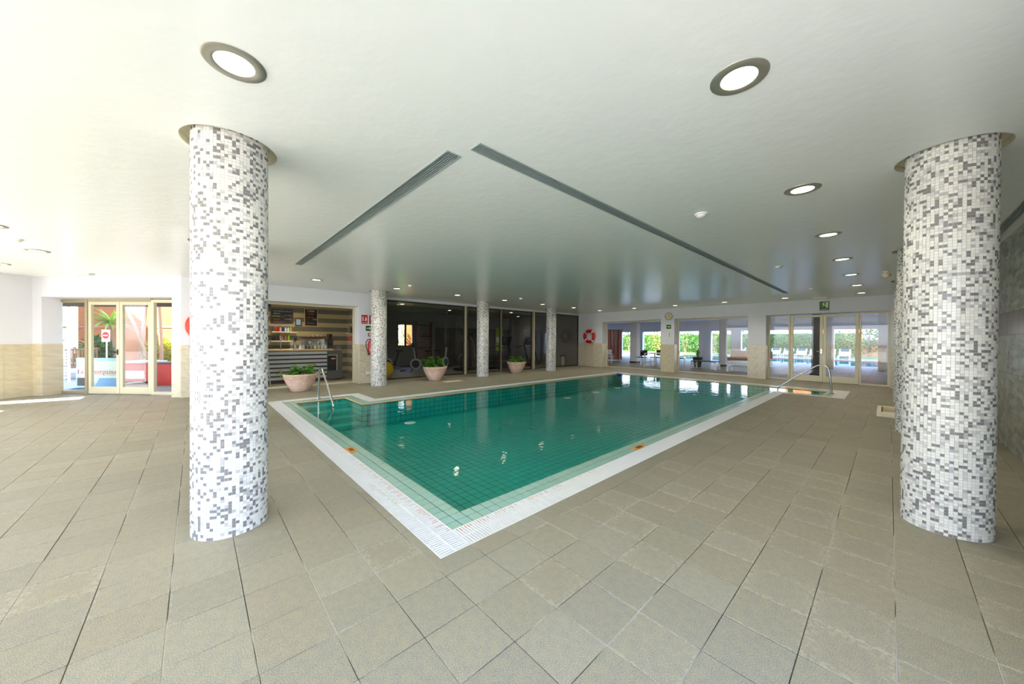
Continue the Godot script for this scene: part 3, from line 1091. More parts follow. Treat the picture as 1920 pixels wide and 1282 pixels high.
func columns() -> void:
	var r := 0.228
	var around := 68
	var rows := 136
	var meshes := []
	for variant in 2:
		var m := MB.new()
		m.tinted = true
		var pitch := TAU / around
		for j in rows:
			var y0 := 0.002 + 0.0211 * j + 0.0011
			var y1 := y0 + 0.0189
			for i in around:
				var t := rng.randf()
				var g := rng.randf_range(0.93, 1.05)
				if t < 0.215: m.col = Color(0.225, 0.215, 0.215) * g
				elif t < 0.30: m.col = Color(0.45, 0.45, 0.44) * g
				elif t < 0.45: m.col = Color(0.62, 0.62, 0.60) * g
				else: m.col = Color(0.80, 0.79, 0.73) * g
				var a0 := pitch * (i + 0.05)
				var a1 := pitch * (i + 0.95)
				var d0 := Vector3(cos(a0), 0, sin(a0))
				var d1 := Vector3(cos(a1), 0, sin(a1))
				var p := [d0 * r + Vector3.UP * y0, d1 * r + Vector3.UP * y0, d1 * r + Vector3.UP * y1, d0 * r + Vector3.UP * y1]
				m.tri(p[0], p[1], p[2], d0, d1, d1)
				m.tri(p[0], p[2], p[3], d0, d1, d0)
				var q := [p[0] - d0 * 0.003, p[1] - d1 * 0.003, p[2] - d1 * 0.003, p[3] - d0 * 0.003]
				for e in 4:
					var f := (e + 1) % 4
					m.quad(p[e], p[f], q[f], q[e], (p[e] + p[f]) / 2 - (p[(e + 2) % 4] + p[(e + 3) % 4]) / 2)
		meshes.append(m.done())
	var lab := ["mosaic column in front on the sunlit side", "large mosaic column in front of the marble wall", "mosaic column just behind the large one by the marble wall", "farthest mosaic column by the marble wall", "mosaic column in front of the fire extinguisher", "middle mosaic column of the row along the gym windows", "mosaic column between the gym window and the lifebuoy", "mosaic column hidden straight behind the sunlit one", "mosaic column at the bar wall behind the sunlit one"]
	for k in COLS.size():
		var c := thing("column", lab[k], "column", Vector3(COLS[k][0], 0, COLS[k][1]), rng.randf() * TAU, "round columns in grey and white mosaic")
		lt("core", [Vector2(r - 0.0025, 0.0), Vector2(r - 0.0025, 2.87)], M.mosaic_grout, c, Vector3.ZERO, 68)
		part("mosaic_tiles", meshes[k % 2], M.mosaic, c).set_meta("kind", "stuff")

# ---------------------------------------------------------------- ceiling fittings
func downlight(x: float, z: float, label: String, energy := 1.0) -> void:
	var d := thing("downlight", label, "downlight", Vector3(x, CEIL, z), 0.0, "round recessed downlights in the ceiling")
	lt("trim_ring", [Vector2(0.088, 0.0), Vector2(0.086, -0.006), Vector2(0.095, -0.010), Vector2(0.128, -0.008), Vector2(0.136, -0.003), Vector2(0.137, 0.0)], M.brushed, d, Vector3.ZERO, 40)
	lt("diffuser", [Vector2(0.0, -0.003), Vector2(0.088, -0.003)], M.lamp_disc, d, Vector3.ZERO, 32)
	var l := SpotLight3D.new()
	l.name = "light"
	l.light_color = Color(1.0, 0.97, 0.90)
	l.light_energy = energy
	l.light_size = 0.08
	l.spot_angle = 75.0
	l.spot_range = 30.0
	l.spot_attenuation = 2.0
	l.shadow_enabled = true
	l.position = Vector3(0, -0.03, 0)
	l.rotation.x = -PI / 2
	d.add_child(l)

func ceiling_fittings() -> void:
	var e := 0.6
	for i in 7:
		downlight(2.171 + 2.0276 * i, -0.563, "round recessed downlight, %s from the camera in the row beside the marble wall" % NTH[i], e)
		downlight(2.171 + 2.0276 * i, -9.417, "round recessed downlight, %s from the bar in the row along the gym windows" % NTH[i], e)
	for i in 4:
		downlight(14.337, -7.646 + 1.771 * i, "round recessed downlight, %s from the lifebuoy in the row before the end wall" % NTH[i], e)
	downlight(0.15, -2.31, "large round recessed downlight above the sunlit mosaic column", e)
	downlight(-1.93, -9.54, "oval looking recessed downlight nearest the entrance doors", e)
	downlight(-1.93, -7.77, "recessed downlight cut by the picture edge near the entrance", e)
	downlight(-2.82, -11.74, "recessed downlight close to the wall corner by the entrance", e)
	# linear air outlets
	var lab := ["short linear air grille in the ceiling on the sunlit side", "long linear air grille in the ceiling over the pool", "linear air grille in the ceiling along the marble wall"]
	var q := [[1.405, -7.72, 1.525, -2.27, 1], [1.525, -2.13, 12.95, -2.02, 0], [3.0, 0.90, 15.4, 0.985, 0]]
	for k in 3:
		var s: Array = q[k]
		var a := thing("air_grille", lab[k], "air grille", Vector3((s[0] + s[2]) / 2, CEIL, (s[1] + s[3]) / 2), PI / 2 if s[4] else 0.0)
		var length: float = s[3] - s[1] if s[4] else s[2] - s[0]
		var wide: float = s[2] - s[0] if s[4] else s[3] - s[1]
		for t in [-1, 1]:
			bx("edge", Vector3(-length / 2 - 0.006, -0.005, t * wide / 2 - 0.006), Vector3(length / 2 + 0.006, 0.03, t * wide / 2 + 0.006), M.slot_metal, a, 0.001)
			bx("end", Vector3(t * length / 2 - 0.006, -0.005, -wide / 2), Vector3(t * length / 2 + 0.006, 0.03, wide / 2), M.slot_metal, a, 0.001)
		for t in 5:
			var z := lerpf(-wide / 2, wide / 2, (t + 1) / 6.0)
			bx("slat", Vector3(-length / 2, 0.0, z - 0.004), Vector3(length / 2, 0.03, z + 0.004), M.slot_metal, a, 0.0)
	# smoke detectors
	var sd := [[4.19, -1.44, "white smoke detector nearest the camera by the pool grille"], [8.18, -1.43, "white smoke detector midway along the marble wall side"], [12.16, -1.42, "white smoke detector before the exit sign"], [4.22, -8.62, "white smoke detector above the first planter side"], [8.27, -8.58, "white smoke detector over the middle of the gym side"], [-1.93, -8.62, "white smoke detector on the ceiling near the entrance"]]
	for p in sd:
		var o := thing("smoke_detector", p[2], "smoke detector", Vector3(p[0], CEIL, p[1]), 0.0, "smoke detectors on the ceiling")
		lt("base", [Vector2(0.066, 0.0), Vector2(0.066, -0.012), Vector2(0.05, -0.016)], M.white, o, Vector3.ZERO, 24)
		lt("head", [Vector2(0.05, -0.014), Vector2(0.048, -0.03), Vector2(0.03, -0.042), Vector2(0, -0.044)], M.white, o, Vector3.ZERO, 24)
	var g := thing("spot_lamp", "small cream ball lamp on the ceiling by the mosaic columns", "ceiling lamp", Vector3(10.3, CEIL, -0.05))
	lt("mount", [Vector2(0.05, 0.0), Vector2(0.05, -0.02), Vector2(0.03, -0.03)], M.white, g, Vector3.ZERO, 20)
	lt("globe", [Vector2(0.03, -0.025), Vector2(0.065, -0.055), Vector2(0.07, -0.085), Vector2(0.05, -0.125), Vector2(0, -0.14)], M.cream, g, Vector3.ZERO, 20)
	var em := thing("emergency_light", "flat emergency light panel on the ceiling before the entrance doors", "emergency light", Vector3(-1.83, CEIL, -12.2), deg_to_rad(-44.4))
	bx("case", Vector3(-0.17, -0.035, -0.06), Vector3(0.17, 0, 0.06), M.white, em)
	bx("lens", Vector3(-0.15, -0.045, -0.045), Vector3(0.15, -0.035, 0.045), M.cream, em)
	var em2 := thing("emergency_light", "flat emergency light panel on the ceiling above the exit sign", "emergency light", Vector3(14.8, CEIL, -1.53), PI / 2)
	bx("case", Vector3(-0.17, -0.035, -0.06), Vector3(0.17, 0, 0.06), M.white, em2)
	bx("lens", Vector3(-0.15, -0.045, -0.045), Vector3(0.15, -0.035, 0.045), M.cream, em2)


# ---------------------------------------------------------------- bar behind its window
func bottle(at: Vector3, h: float, r: float, mat: Material, cap: Material, label: String, group: String) -> void:
	var o := thing("bottle", label, "bottle", at, 0.0, group)
	lt("body", [Vector2(0, 0), Vector2(r * 0.9, 0), Vector2(r, h * 0.04), Vector2(r, h * 0.58), Vector2(r * 0.75, h * 0.68), Vector2(r * 0.36, h * 0.76), Vector2(r * 0.34, h * 0.93)], mat, o, Vector3.ZERO, 12)
	lt("cap", [Vector2(r * 0.4, h * 0.92), Vector2(r * 0.4, h), Vector2(0, h)], cap, o, Vector3.ZERO, 10)

func glass_jar(at: Vector3, h: float, r: float, fill: Material, label: String) -> void:
	var o := thing("glass_jar", label, "jar", at, 0.0, "glass jars on the bar counter")
	lt("jar", [Vector2(0, 0), Vector2(r * 0.85, 0), Vector2(r, h * 0.1), Vector2(r, h * 0.75), Vector2(r * 0.7, h * 0.85)], M.clear_glass, o, Vector3.ZERO, 16)
	lt("contents", [Vector2(0, 0.008), Vector2(r * 0.8, 0.008), Vector2(r * 0.92, h * 0.12), Vector2(r * 0.92, h * 0.55), Vector2(0, h * 0.57)], fill, o, Vector3.ZERO, 14)
	lt("lid", [Vector2(r * 0.75, h * 0.84), Vector2(r * 0.78, h * 0.92), Vector2(r * 0.2, h * 0.95), Vector2(r * 0.14, h), Vector2(0, h)], M.steel, o, Vector3.ZERO, 16)

func bar() -> void:
	var fl := setting("floor_bar", "dark floor of the bar behind the window")
	bx("slab", Vector3(0.3, -0.2, -14.6), Vector3(4.6, -0.003, -11.62), M.gym_panel, fl, 0.0)
	var cl := setting("ceiling_bar", "plain ceiling of the bar")
	bx("slab", Vector3(0.2, CEIL, -14.6), Vector3(4.7, CEIL + 0.2, -14.0), M.wall_paint, cl, 0.0)
	var wb := setting("wall_bar", "bar wall of yellow and taupe horizontal boards")
	bx("backing", Vector3(0.3, 0, -14.6), Vector3(4.7, CEIL, -14.42), M.stripe_taupe, wb, 0.0)
	bx("backing", Vector3(4.42, 0, -14.42), Vector3(4.6, CEIL, -11.68), M.stripe_taupe, wb, 0.0)
	bx("side", Vector3(0.2, 0, -14.42), Vector3(0.4, CEIL, -11.6), M.wall_paint, wb, 0.0)
	for k in 17:
		var y := 0.166 * k
		var mat: Material = M.stripe_yellow if k % 2 else M.stripe_taupe
		bx("board", Vector3(0.4, y + 0.001, -14.42), Vector3(4.40, y + 0.165, -14.40), mat, wb, 0.002)
		bx("board", Vector3(4.40, y + 0.001, -14.40), Vector3(4.42, y + 0.165, -11.69), mat, wb, 0.002)
	# counter
	var c := thing("bar_counter", "bar counter with pale slatted front and wooden top", "counter", Vector3(0, 0, -12.8))
	bx("body", Vector3(1.3, 0.0, -0.75), Vector3(3.26, 1.0, -0.03), M.plum, c)
	for k in 7:
		bx("slat", Vector3(1.28, 0.10 + 0.132 * k, -0.03), Vector3(3.27, 0.185 + 0.132 * k, 0.0), M.slat_grey, c, 0.004)
	bx("worktop", Vector3(1.25, 1.0, -0.80), Vector3(3.46, 1.055, 0.03), M.counter_wood, c, 0.006)
	var f := thing("bar_fridge", "dark undercounter fridge at the end of the bar counter", "fridge", Vector3(0, 0, -12.8))
	bx("body", Vector3(3.28, 0.04, -0.55), Vector3(3.76, 1.0, -0.03), M.gym_panel, f)
	var dr := bx("door", Vector3(3.30, 0.32, -0.03), Vector3(3.58, 0.85, 0.0), M.black, f)
	bx("edge_strip", Vector3(0.13, -0.26, 0.015), Vector3(0.145, 0.27, 0.03), M.cream, dr)
	bx("edge_strip", Vector3(-0.14, 0.25, 0.015), Vector3(0.145, 0.265, 0.03), M.cream, dr)
	bx("badge", Vector3(-0.04, 0.12, 0.016), Vector3(0.09, 0.16, 0.026), M.counter_wood, dr)
	bx("plinth", Vector3(3.30, 0.0, -0.5), Vector3(3.74, 0.04, -0.06), M.black, f)
	bx("steel_top", Vector3(3.46, 1.0, -0.62), Vector3(3.80, 1.04, 0.03), M.steel, f)
	# chalkboards and small frames
	var b1 := thing("chalkboard", "wide chalkboard menu with coloured chalk writing on the bar wall", "chalkboard", Vector3(2.24, 2.175, -14.385))
	bx("slate", Vector3(-0.32, -0.245, -0.01), Vector3(0.32, 0.245, 0.006), M.chalkboard, b1)
	for q in [[-0.33, -0.255, 0.33, -0.235], [-0.33, 0.235, 0.33, 0.255], [-0.335, -0.255, -0.315, 0.255], [0.315, -0.255, 0.335, 0.255]]:
		bx("rim", Vector3(q[0], q[1], -0.01), Vector3(q[2], q[3], 0.016), M.dark_wood, b1)
	scribble(b1, -0.26, 0.26, 0.175, 0.05, M.sky_blue, 1)
	scribble(b1, -0.25, -0.08, 0.09, 0.03, M.pale_mint, 2)
	scribble(b1, -0.28, -0.06, 0.0, 0.05, M.lime, 3)
	words("2", 0.11, M.pink, b1, Vector3(0.02, 0.0, 0.006))
	scribble(b1, 0.08, 0.27, 0.04, 0.05, M.pink, 4)
	scribble(b1, -0.24, -0.06, -0.11, 0.04, M.orange_red, 5)
	scribble(b1, 0.08, 0.27, -0.10, 0.04, M.lime, 6)
	scribble(b1, -0.26, 0.1, -0.195, 0.035, M.pink, 7)
	var b2 := thing("chalkboard", "narrow upright chalkboard headed in white chalk on the bar wall", "chalkboard", Vector3(3.135, 2.175, -14.385))
	bx("slate", Vector3(-0.20, -0.31, -0.01), Vector3(0.20, 0.31, 0.006), M.chalkboard, b2)
	for q in [[-0.21, -0.32, 0.21, -0.30], [-0.21, 0.30, 0.21, 0.32], [-0.215, -0.32, -0.195, 0.32], [0.195, -0.32, 0.215, 0.32]]:
		bx("rim", Vector3(q[0], q[1], -0.01), Vector3(q[2], q[3], 0.016), M.counter_wood, b2)
	words("CAVA", 0.1, M.white, b2, Vector3(0, 0.23, 0.006))
	scribble(b2, -0.08, 0.08, 0.12, 0.04, M.orange_red, 8)
	scribble(b2, -0.12, 0.08, 0.0, 0.04, M.orange_red, 9)
	scribble(b2, 0.06, 0.16, -0.07, 0.05, M.lime, 10)
	scribble(b2, -0.13, 0.11, -0.21, 0.03, M.pink, 11)
	var pf := thing("picture_frame", "small dark framed notice between the two chalkboards", "picture frame", Vector3(2.735, 1.99, -14.385))
	bx("rim", Vector3(-0.11, -0.14, -0.01), Vector3(0.11, 0.14, 0.012), M.dark_wood, pf)
	bx("sheet", Vector3(-0.07, -0.10, 0.012), Vector3(0.07, 0.10, 0.016), M.light_blue, pf)
	for q in [[-13.6, "framed picture on the striped side wall, deeper in the bar"], [-12.6, "framed picture on the striped side wall, nearer the bar window"]]:
		var p := thing("picture_frame", q[1], "picture frame", Vector3(4.39, 2.12, q[0]), -PI / 2)
		bx("rim", Vector3(-0.17, -0.23, -0.005), Vector3(0.17, 0.23, 0.02), M.dark_wood, p)
		bx("print", Vector3(-0.12, -0.18, 0.02), Vector3(0.12, 0.18, 0.024), M.cream, p)
	# shelves on the back wall
	var s1 := thing("wall_shelf", "upper cream shelf with small bright packs under the chalkboard", "shelf", Vector3(2.29, 1.62, -14.3))
	bx("board", Vector3(-0.37, -0.02, -0.1), Vector3(0.37, 0.02, 0.1), M.cream, s1)
	var s2 := thing("wall_shelf", "lower cream shelf behind the beer tap", "shelf", Vector3(2.2, 1.30, -14.3))
	bx("board", Vector3(-0.30, -0.02, -0.1), Vector3(0.28, 0.02, 0.1), M.cream, s2)
	var cols := [["dark_grey", "dark"], ["orange_red", "orange"], ["red", "red"], ["counter_wood", "tan"], ["blue", "blue"], ["white", "white"], ["pale_mint", "mint"], ["lime", "green"], ["red", "scarlet"], ["leaf_green", "leaf green"]]
	for k in 10:
		bottle(Vector3(1.96 + 0.074 * k, 1.64, -14.3), 0.16 + 0.05 * float((k * 7) % 5) / 5.0, 0.03, M[cols[k][0]], M.white if k % 3 else M.black, "%s bottle on the upper cream shelf, %s along it" % [cols[k][1], NTH[k]], "small bottles on the upper cream shelf")
	for k in 6:
		bottle(Vector3(1.97 + 0.09 * k, 1.32, -14.3), 0.2 + 0.02 * (k % 3), 0.034, M[["charcoal", "leaf_dark", "dark_red", "clear_glass", "wood", "lime"][k]], M.black, "bottle on the lower cream shelf, %s along it" % NTH[k], "bottles on the lower cream shelf")
	# glass shelves on the side wall
	for q in [[1.60, "upper glass shelf with dark bottles on the striped side wall", "upper"], [1.30, "lower glass shelf with red boxes on the striped side wall", "lower"]]:
		var s := thing("glass_shelf", q[1], "shelf", Vector3(4.30, q[0], -13.1))
		bx("board", Vector3(-0.12, -0.008, -0.75), Vector3(0.1, 0.008, 0.75), M.pale_mint, s)
		for t in [-0.5, 0.5]:
			bx("bracket", Vector3(-0.02, -0.03, t - 0.01), Vector3(0.1, -0.008, t + 0.01), M.steel, s)
	for k in 7:
		bottle(Vector3(4.28, 1.608, -13.75 + 0.2 * k), 0.27 + 0.03 * (k % 3), 0.042, M[["wood", "charcoal", "black", "dark_grey", "leaf_dark", "charcoal", "leaf_dark"][k]], M[["black", "white", "steel"][k % 3]], "dark bottle on the upper glass shelf, %s from the back wall" % NTH[k], "dark bottles on the upper glass shelf")
	for k in 6:
		var o := thing("tea_box", "%s box on the lower glass shelf, %s from the back wall" % [["brown", "orange", "red", "magenta", "grey", "crimson"][k], NTH[k]], "box", Vector3(4.27, 1.308, -13.7 + 0.22 * k), 0.0, "boxes on the lower glass shelf")
		bx("carton", Vector3(-0.07, 0, -0.09), Vector3(0.07, 0.17, 0.09), M[["dark_wood", "orange_red", "red", "pink", "mid_grey", "dark_red"][k]], o)
		bx("flap", Vector3(-0.072, 0.15, -0.092), Vector3(0.072, 0.172, 0.092), M[["wood", "wood", "dark_red", "plum", "dark_grey", "plum"][k]], o)
	# things on the counter
	var bt := thing("beer_tap", "slim chrome beer tap on the bar counter", "beer tap", Vector3(1.98, 1.055, -12.95))
	lt("pillar", [Vector2(0.035, 0), Vector2(0.03, 0.02), Vector2(0.016, 0.04), Vector2(0.016, 0.33)], M.steel, bt, Vector3.ZERO, 12)
	tb("spout", [Vector3(0, 0.27, 0), Vector3(-0.02, 0.28, 0.05), Vector3(-0.02, 0.24, 0.09)], 0.01, M.steel, bt)
	tb("tap_handle", [Vector3(0, 0.33, 0), Vector3(0, 0.42, -0.02)], 0.014, M.white, bt)
	var st := thing("soda_siphon", "tall steel dispenser with a black head on the bar counter", "dispenser", Vector3(2.36, 1.055, -12.95))
	lt("body", [Vector2(0, 0), Vector2(0.05, 0), Vector2(0.045, 0.02), Vector2(0.03, 0.26), Vector2(0.02, 0.28)], M.steel, st, Vector3.ZERO, 16)
	bx("head", Vector3(-0.02, 0.27, -0.03), Vector3(0.05, 0.37, 0.04), M.black, st)
	var bl := thing("blender", "blender with glass jug on the bar counter", "blender", Vector3(2.56, 1.055, -12.95))
	lt("base", [Vector2(0, 0), Vector2(0.085, 0), Vector2(0.08, 0.10), Vector2(0.055, 0.14), Vector2(0, 0.14)], M.white, bl, Vector3.ZERO, 16)
	lt("jug", [Vector2(0.045, 0.14), Vector2(0.075, 0.36)], M.clear_glass, bl, Vector3.ZERO, 16)
	lt("lid", [Vector2(0.078, 0.36), Vector2(0.07, 0.39), Vector2(0, 0.40)], M.charcoal, bl, Vector3.ZERO, 16)
	var em := thing("espresso_machine", "wide chrome espresso machine with a dark top on the bar", "coffee machine", Vector3(3.0, 1.055, -13.34))
	bx("housing", Vector3(-0.34, 0.06, -0.22), Vector3(0.30, 0.36, 0.16), M.steel, em, 0.02)
	bx("cup_tray", Vector3(-0.36, 0.36, -0.24), Vector3(0.32, 0.42, 0.18), M.dark_wood, em, 0.01)
	bx("drip_tray", Vector3(-0.32, 0.0, -0.2), Vector3(0.28, 0.05, 0.24), M.charcoal, em)
	for x in [-0.16, 0.10]:
		lt("brew_group", [Vector2(0, 0.16), Vector2(0.04, 0.16), Vector2(0.045, 0.22), Vector2(0.04, 0.26)], M.brushed, em, Vector3(x, 0, 0.2), 14)
		tb("lever", [Vector3(x, 0.18, 0.22), Vector3(x, 0.17, 0.36)], 0.014, M.black, em)
	for k in 4:
		var cu := thing("cup", "white cup on top of the espresso machine, %s from the tap" % NTH[k], "cup", Vector3(2.84 + 0.13 * k, 1.475, -13.33), 0.0, "cups on the espresso machine")
		lt("bowl", [Vector2(0, 0), Vector2(0.025, 0), Vector2(0.042, 0.06), Vector2(0.038, 0.06), Vector2(0.022, 0.01)], M.cream, cu, Vector3.ZERO, 12)
		var hm := MB.new()
		hm.torus(0.018, 0.005, 0, TAU, 12, 6)
		part("handle", hm.done(), M.cream, cu, Vector3(0.045, 0.033, 0))
	var fills := ["dark_grey", "wood", "pale_mint", "counter_wood", "cream", "light_blue"]
	for k in 6:
		glass_jar(Vector3(2.72 + 0.105 * k, 1.055, -12.87), 0.19 + 0.03 * (k % 2), 0.047, M[fills[k]], "glass jar on the bar counter, %s from the blender" % NTH[k])
	var gr := thing("coffee_grinder", "dark coffee grinder at the end of the bar counter", "grinder", Vector3(3.42, 1.055, -13.1))
	bx("body", Vector3(-0.09, 0, -0.13), Vector3(0.09, 0.34, 0.10), M.charcoal, gr, 0.015)
	lt("hopper", [Vector2(0.05, 0.34), Vector2(0.09, 0.46), Vector2(0.09, 0.50), Vector2(0, 0.51)], M.plum, gr, Vector3.ZERO, 16)
	tb("spout", [Vector3(0, 0.24, 0.10), Vector3(0, 0.20, 0.16)], 0.02, M.steel, gr)
	for k in 2:
		var wc := thing("water_glass", "small tumbler on the steel worktop, %s from the grinder" % NTH[k], "glass", Vector3(3.62 + 0.08 * k, 1.04, -12.9), 0.0, "tumblers on the steel worktop")
		lt("bowl", [Vector2(0, 0.0), Vector2(0.028, 0), Vector2(0.034, 0.1)], M.clear_glass, wc, Vector3.ZERO, 14)
	# pale stool in front of the counter
	var sl := thing("bar_chair", "pale grey moulded chair beside the bar counter", "chair", Vector3(1.36, 0, -12.35), 0.5)
	bx("seat", Vector3(-0.2, 0.66, -0.2), Vector3(0.2, 0.70, 0.2), M.slat_grey, sl, 0.015)
	bx("backrest", Vector3(-0.19, 0.70, -0.21), Vector3(0.19, 1.02, -0.17), M.slat_grey, sl, 0.02)
	for x in [-0.16, 0.16]:
		for z in [-0.16, 0.16]:
			tb("leg", [Vector3(x, 0.66, z), Vector3(x * 1.2, 0.0, z * 1.2)], 0.014, M.slat_grey, sl, 8)
	var ceiling_l := thing("ceiling_lamp", "round lamp on the bar ceiling over the counter", "ceiling lamp", Vector3(2.4, CEIL, -13.2))
	lt("plate", [Vector2(0.14, 0), Vector2(0.14, -0.03), Vector2(0.11, -0.04)], M.white, ceiling_l, Vector3.ZERO, 24)
	lt("lamp_lens", [Vector2(0.0, -0.045), Vector2(0.11, -0.04)], M.lamp_warm, ceiling_l, Vector3.ZERO, 24)
	lamp_under(ceiling_l, 1.8)

func lamp_under(o: Node3D, e: float, col := Color(1.0, 0.96, 0.88)) -> void:
	var l := SpotLight3D.new()
	l.name = "light"
	l.light_color = col
	l.light_energy = e
	l.light_size = 0.1
	l.spot_angle = 78.0
	l.spot_range = 30.0
	l.spot_attenuation = 2.0
	l.shadow_enabled = true
	l.position = Vector3(0, -0.06, 0)
	l.rotation.x = -PI / 2
	o.add_child(l)

# ---------------------------------------------------------------- gym behind the grey glass
func treadmill(x: float, z: float, label: String) -> void:
	var t := thing("treadmill", label, "treadmill", Vector3(x, 0, z), 0.0, "treadmills in the gym")
	bx("deck", Vector3(-0.95, 0.06, -0.38), Vector3(0.95, 0.20, 0.38), M.charcoal, t, 0.03)
	bx("belt", Vector3(-0.9, 0.2, -0.26), Vector3(0.55, 0.206, 0.26), M.black, t)
	bx("motor_cover", Vector3(0.55, 0.18, -0.36), Vector3(0.98, 0.32, 0.36), M.dark_grey, t, 0.04)
	for s in [-0.36, 0.36]:
		tb("upright", [Vector3(0.72, 0.2, s), Vector3(0.45, 1.08, s)], 0.035, M.charcoal, t, 8)
		tb("handrail", [Vector3(0.5, 1.08, s), Vector3(0.2, 1.06, s), Vector3(-0.15, 0.98, s)], 0.028, M.black, t, 8)
	part("console", cb(Vector3(0.07, 0.46, 0.78), 0.02), M.black, t, Vector3(0.50, 1.34, 0), Basis(Vector3.BACK, -0.35))
	part("display", cb(Vector3(0.01, 0.14, 0.22), 0.002), M.dark_grey, t, Vector3(0.455, 1.38, 0), Basis(Vector3.BACK, -0.35))
	for s in [-0.3, 0.3]:
		for u in [-0.8, 0.8]:
			lt("foot", [Vector2(0, 0), Vector2(0.03, 0), Vector2(0.03, 0.06)], M.black, t, Vector3(u, 0, s), 10)

func bike(x: float, z: float, turn: float, label: String) -> void:
	var b := thing("exercise_bike", label, "exercise bike", Vector3(x, 0, z), turn, "exercise bikes in the gym")
	for u in [-0.45, 0.45]:
		tb("foot_bar", [Vector3(u, 0.04, -0.25), Vector3(u, 0.04, 0.25)], 0.035, M.mid_grey, b)
	tb("main_beam", [Vector3(-0.45, 0.06, 0), Vector3(0.0, 0.24, 0), Vector3(0.45, 0.06, 0)], 0.035, M.mid_grey, b)
	var m := MB.new()
	m.torus(0.2, 0.05, 0, TAU, 28, 10)
	part("flywheel", m.done(), M.slat_grey, b, Vector3(0.26, 0.32, 0))
	lt("flywheel_cover", [Vector2(0, -0.04), Vector2(0.2, -0.03), Vector2(0.2, 0.03), Vector2(0, 0.04)], M.charcoal, b, Vector3(0.26, 0.32, 0), 24, Basis(Vector3.RIGHT, PI / 2))
	tb("seat_post", [Vector3(-0.05, 0.24, 0), Vector3(-0.26, 0.86, 0)], 0.03, M.charcoal, b)
	var sm := MB.new()
	sm.prism(PackedVector2Array([Vector2(-0.14, -0.11), Vector2(-0.14, 0.11), Vector2(0.0, 0.07), Vector2(0.15, 0.025), Vector2(0.15, -0.025), Vector2(0.0, -0.07)]), 0.06, Transform3D(Basis(Vector3.RIGHT, -PI / 2), Vector3(-0.27, 0.86, 0)))
	part("saddle", sm.done(), M.black, b)
	tb("steering_post", [Vector3(0.22, 0.3, 0), Vector3(0.36, 1.02, 0)], 0.032, M.slat_grey, b)
	tb("handlebar", [Vector3(0.5, 1.14, -0.2), Vector3(0.32, 1.08, -0.2), Vector3(0.36, 1.04, 0), Vector3(0.32, 1.08, 0.2), Vector3(0.5, 1.14, 0.2)], 0.018, M.black, b)
	part("console", cb(Vector3(0.05, 0.16, 0.2), 0.015), M.charcoal, b, Vector3(0.40, 1.16, 0), Basis(Vector3.BACK, -0.5))
	for s in [-1, 1]:
		tb("crank", [Vector3(0, 0.3, 0.06 * s), Vector3(0.1 * s, 0.3 - 0.13 * s, 0.1 * s)], 0.014, M.steel, b)
		bx("pedal", Vector3(0.05 + 0.1 * s - 0.1, 0.29 - 0.13 * s, 0.1 * s - 0.04), Vector3(0.05 + 0.1 * s, 0.315 - 0.13 * s, 0.1 * s + 0.04), M.black, b)

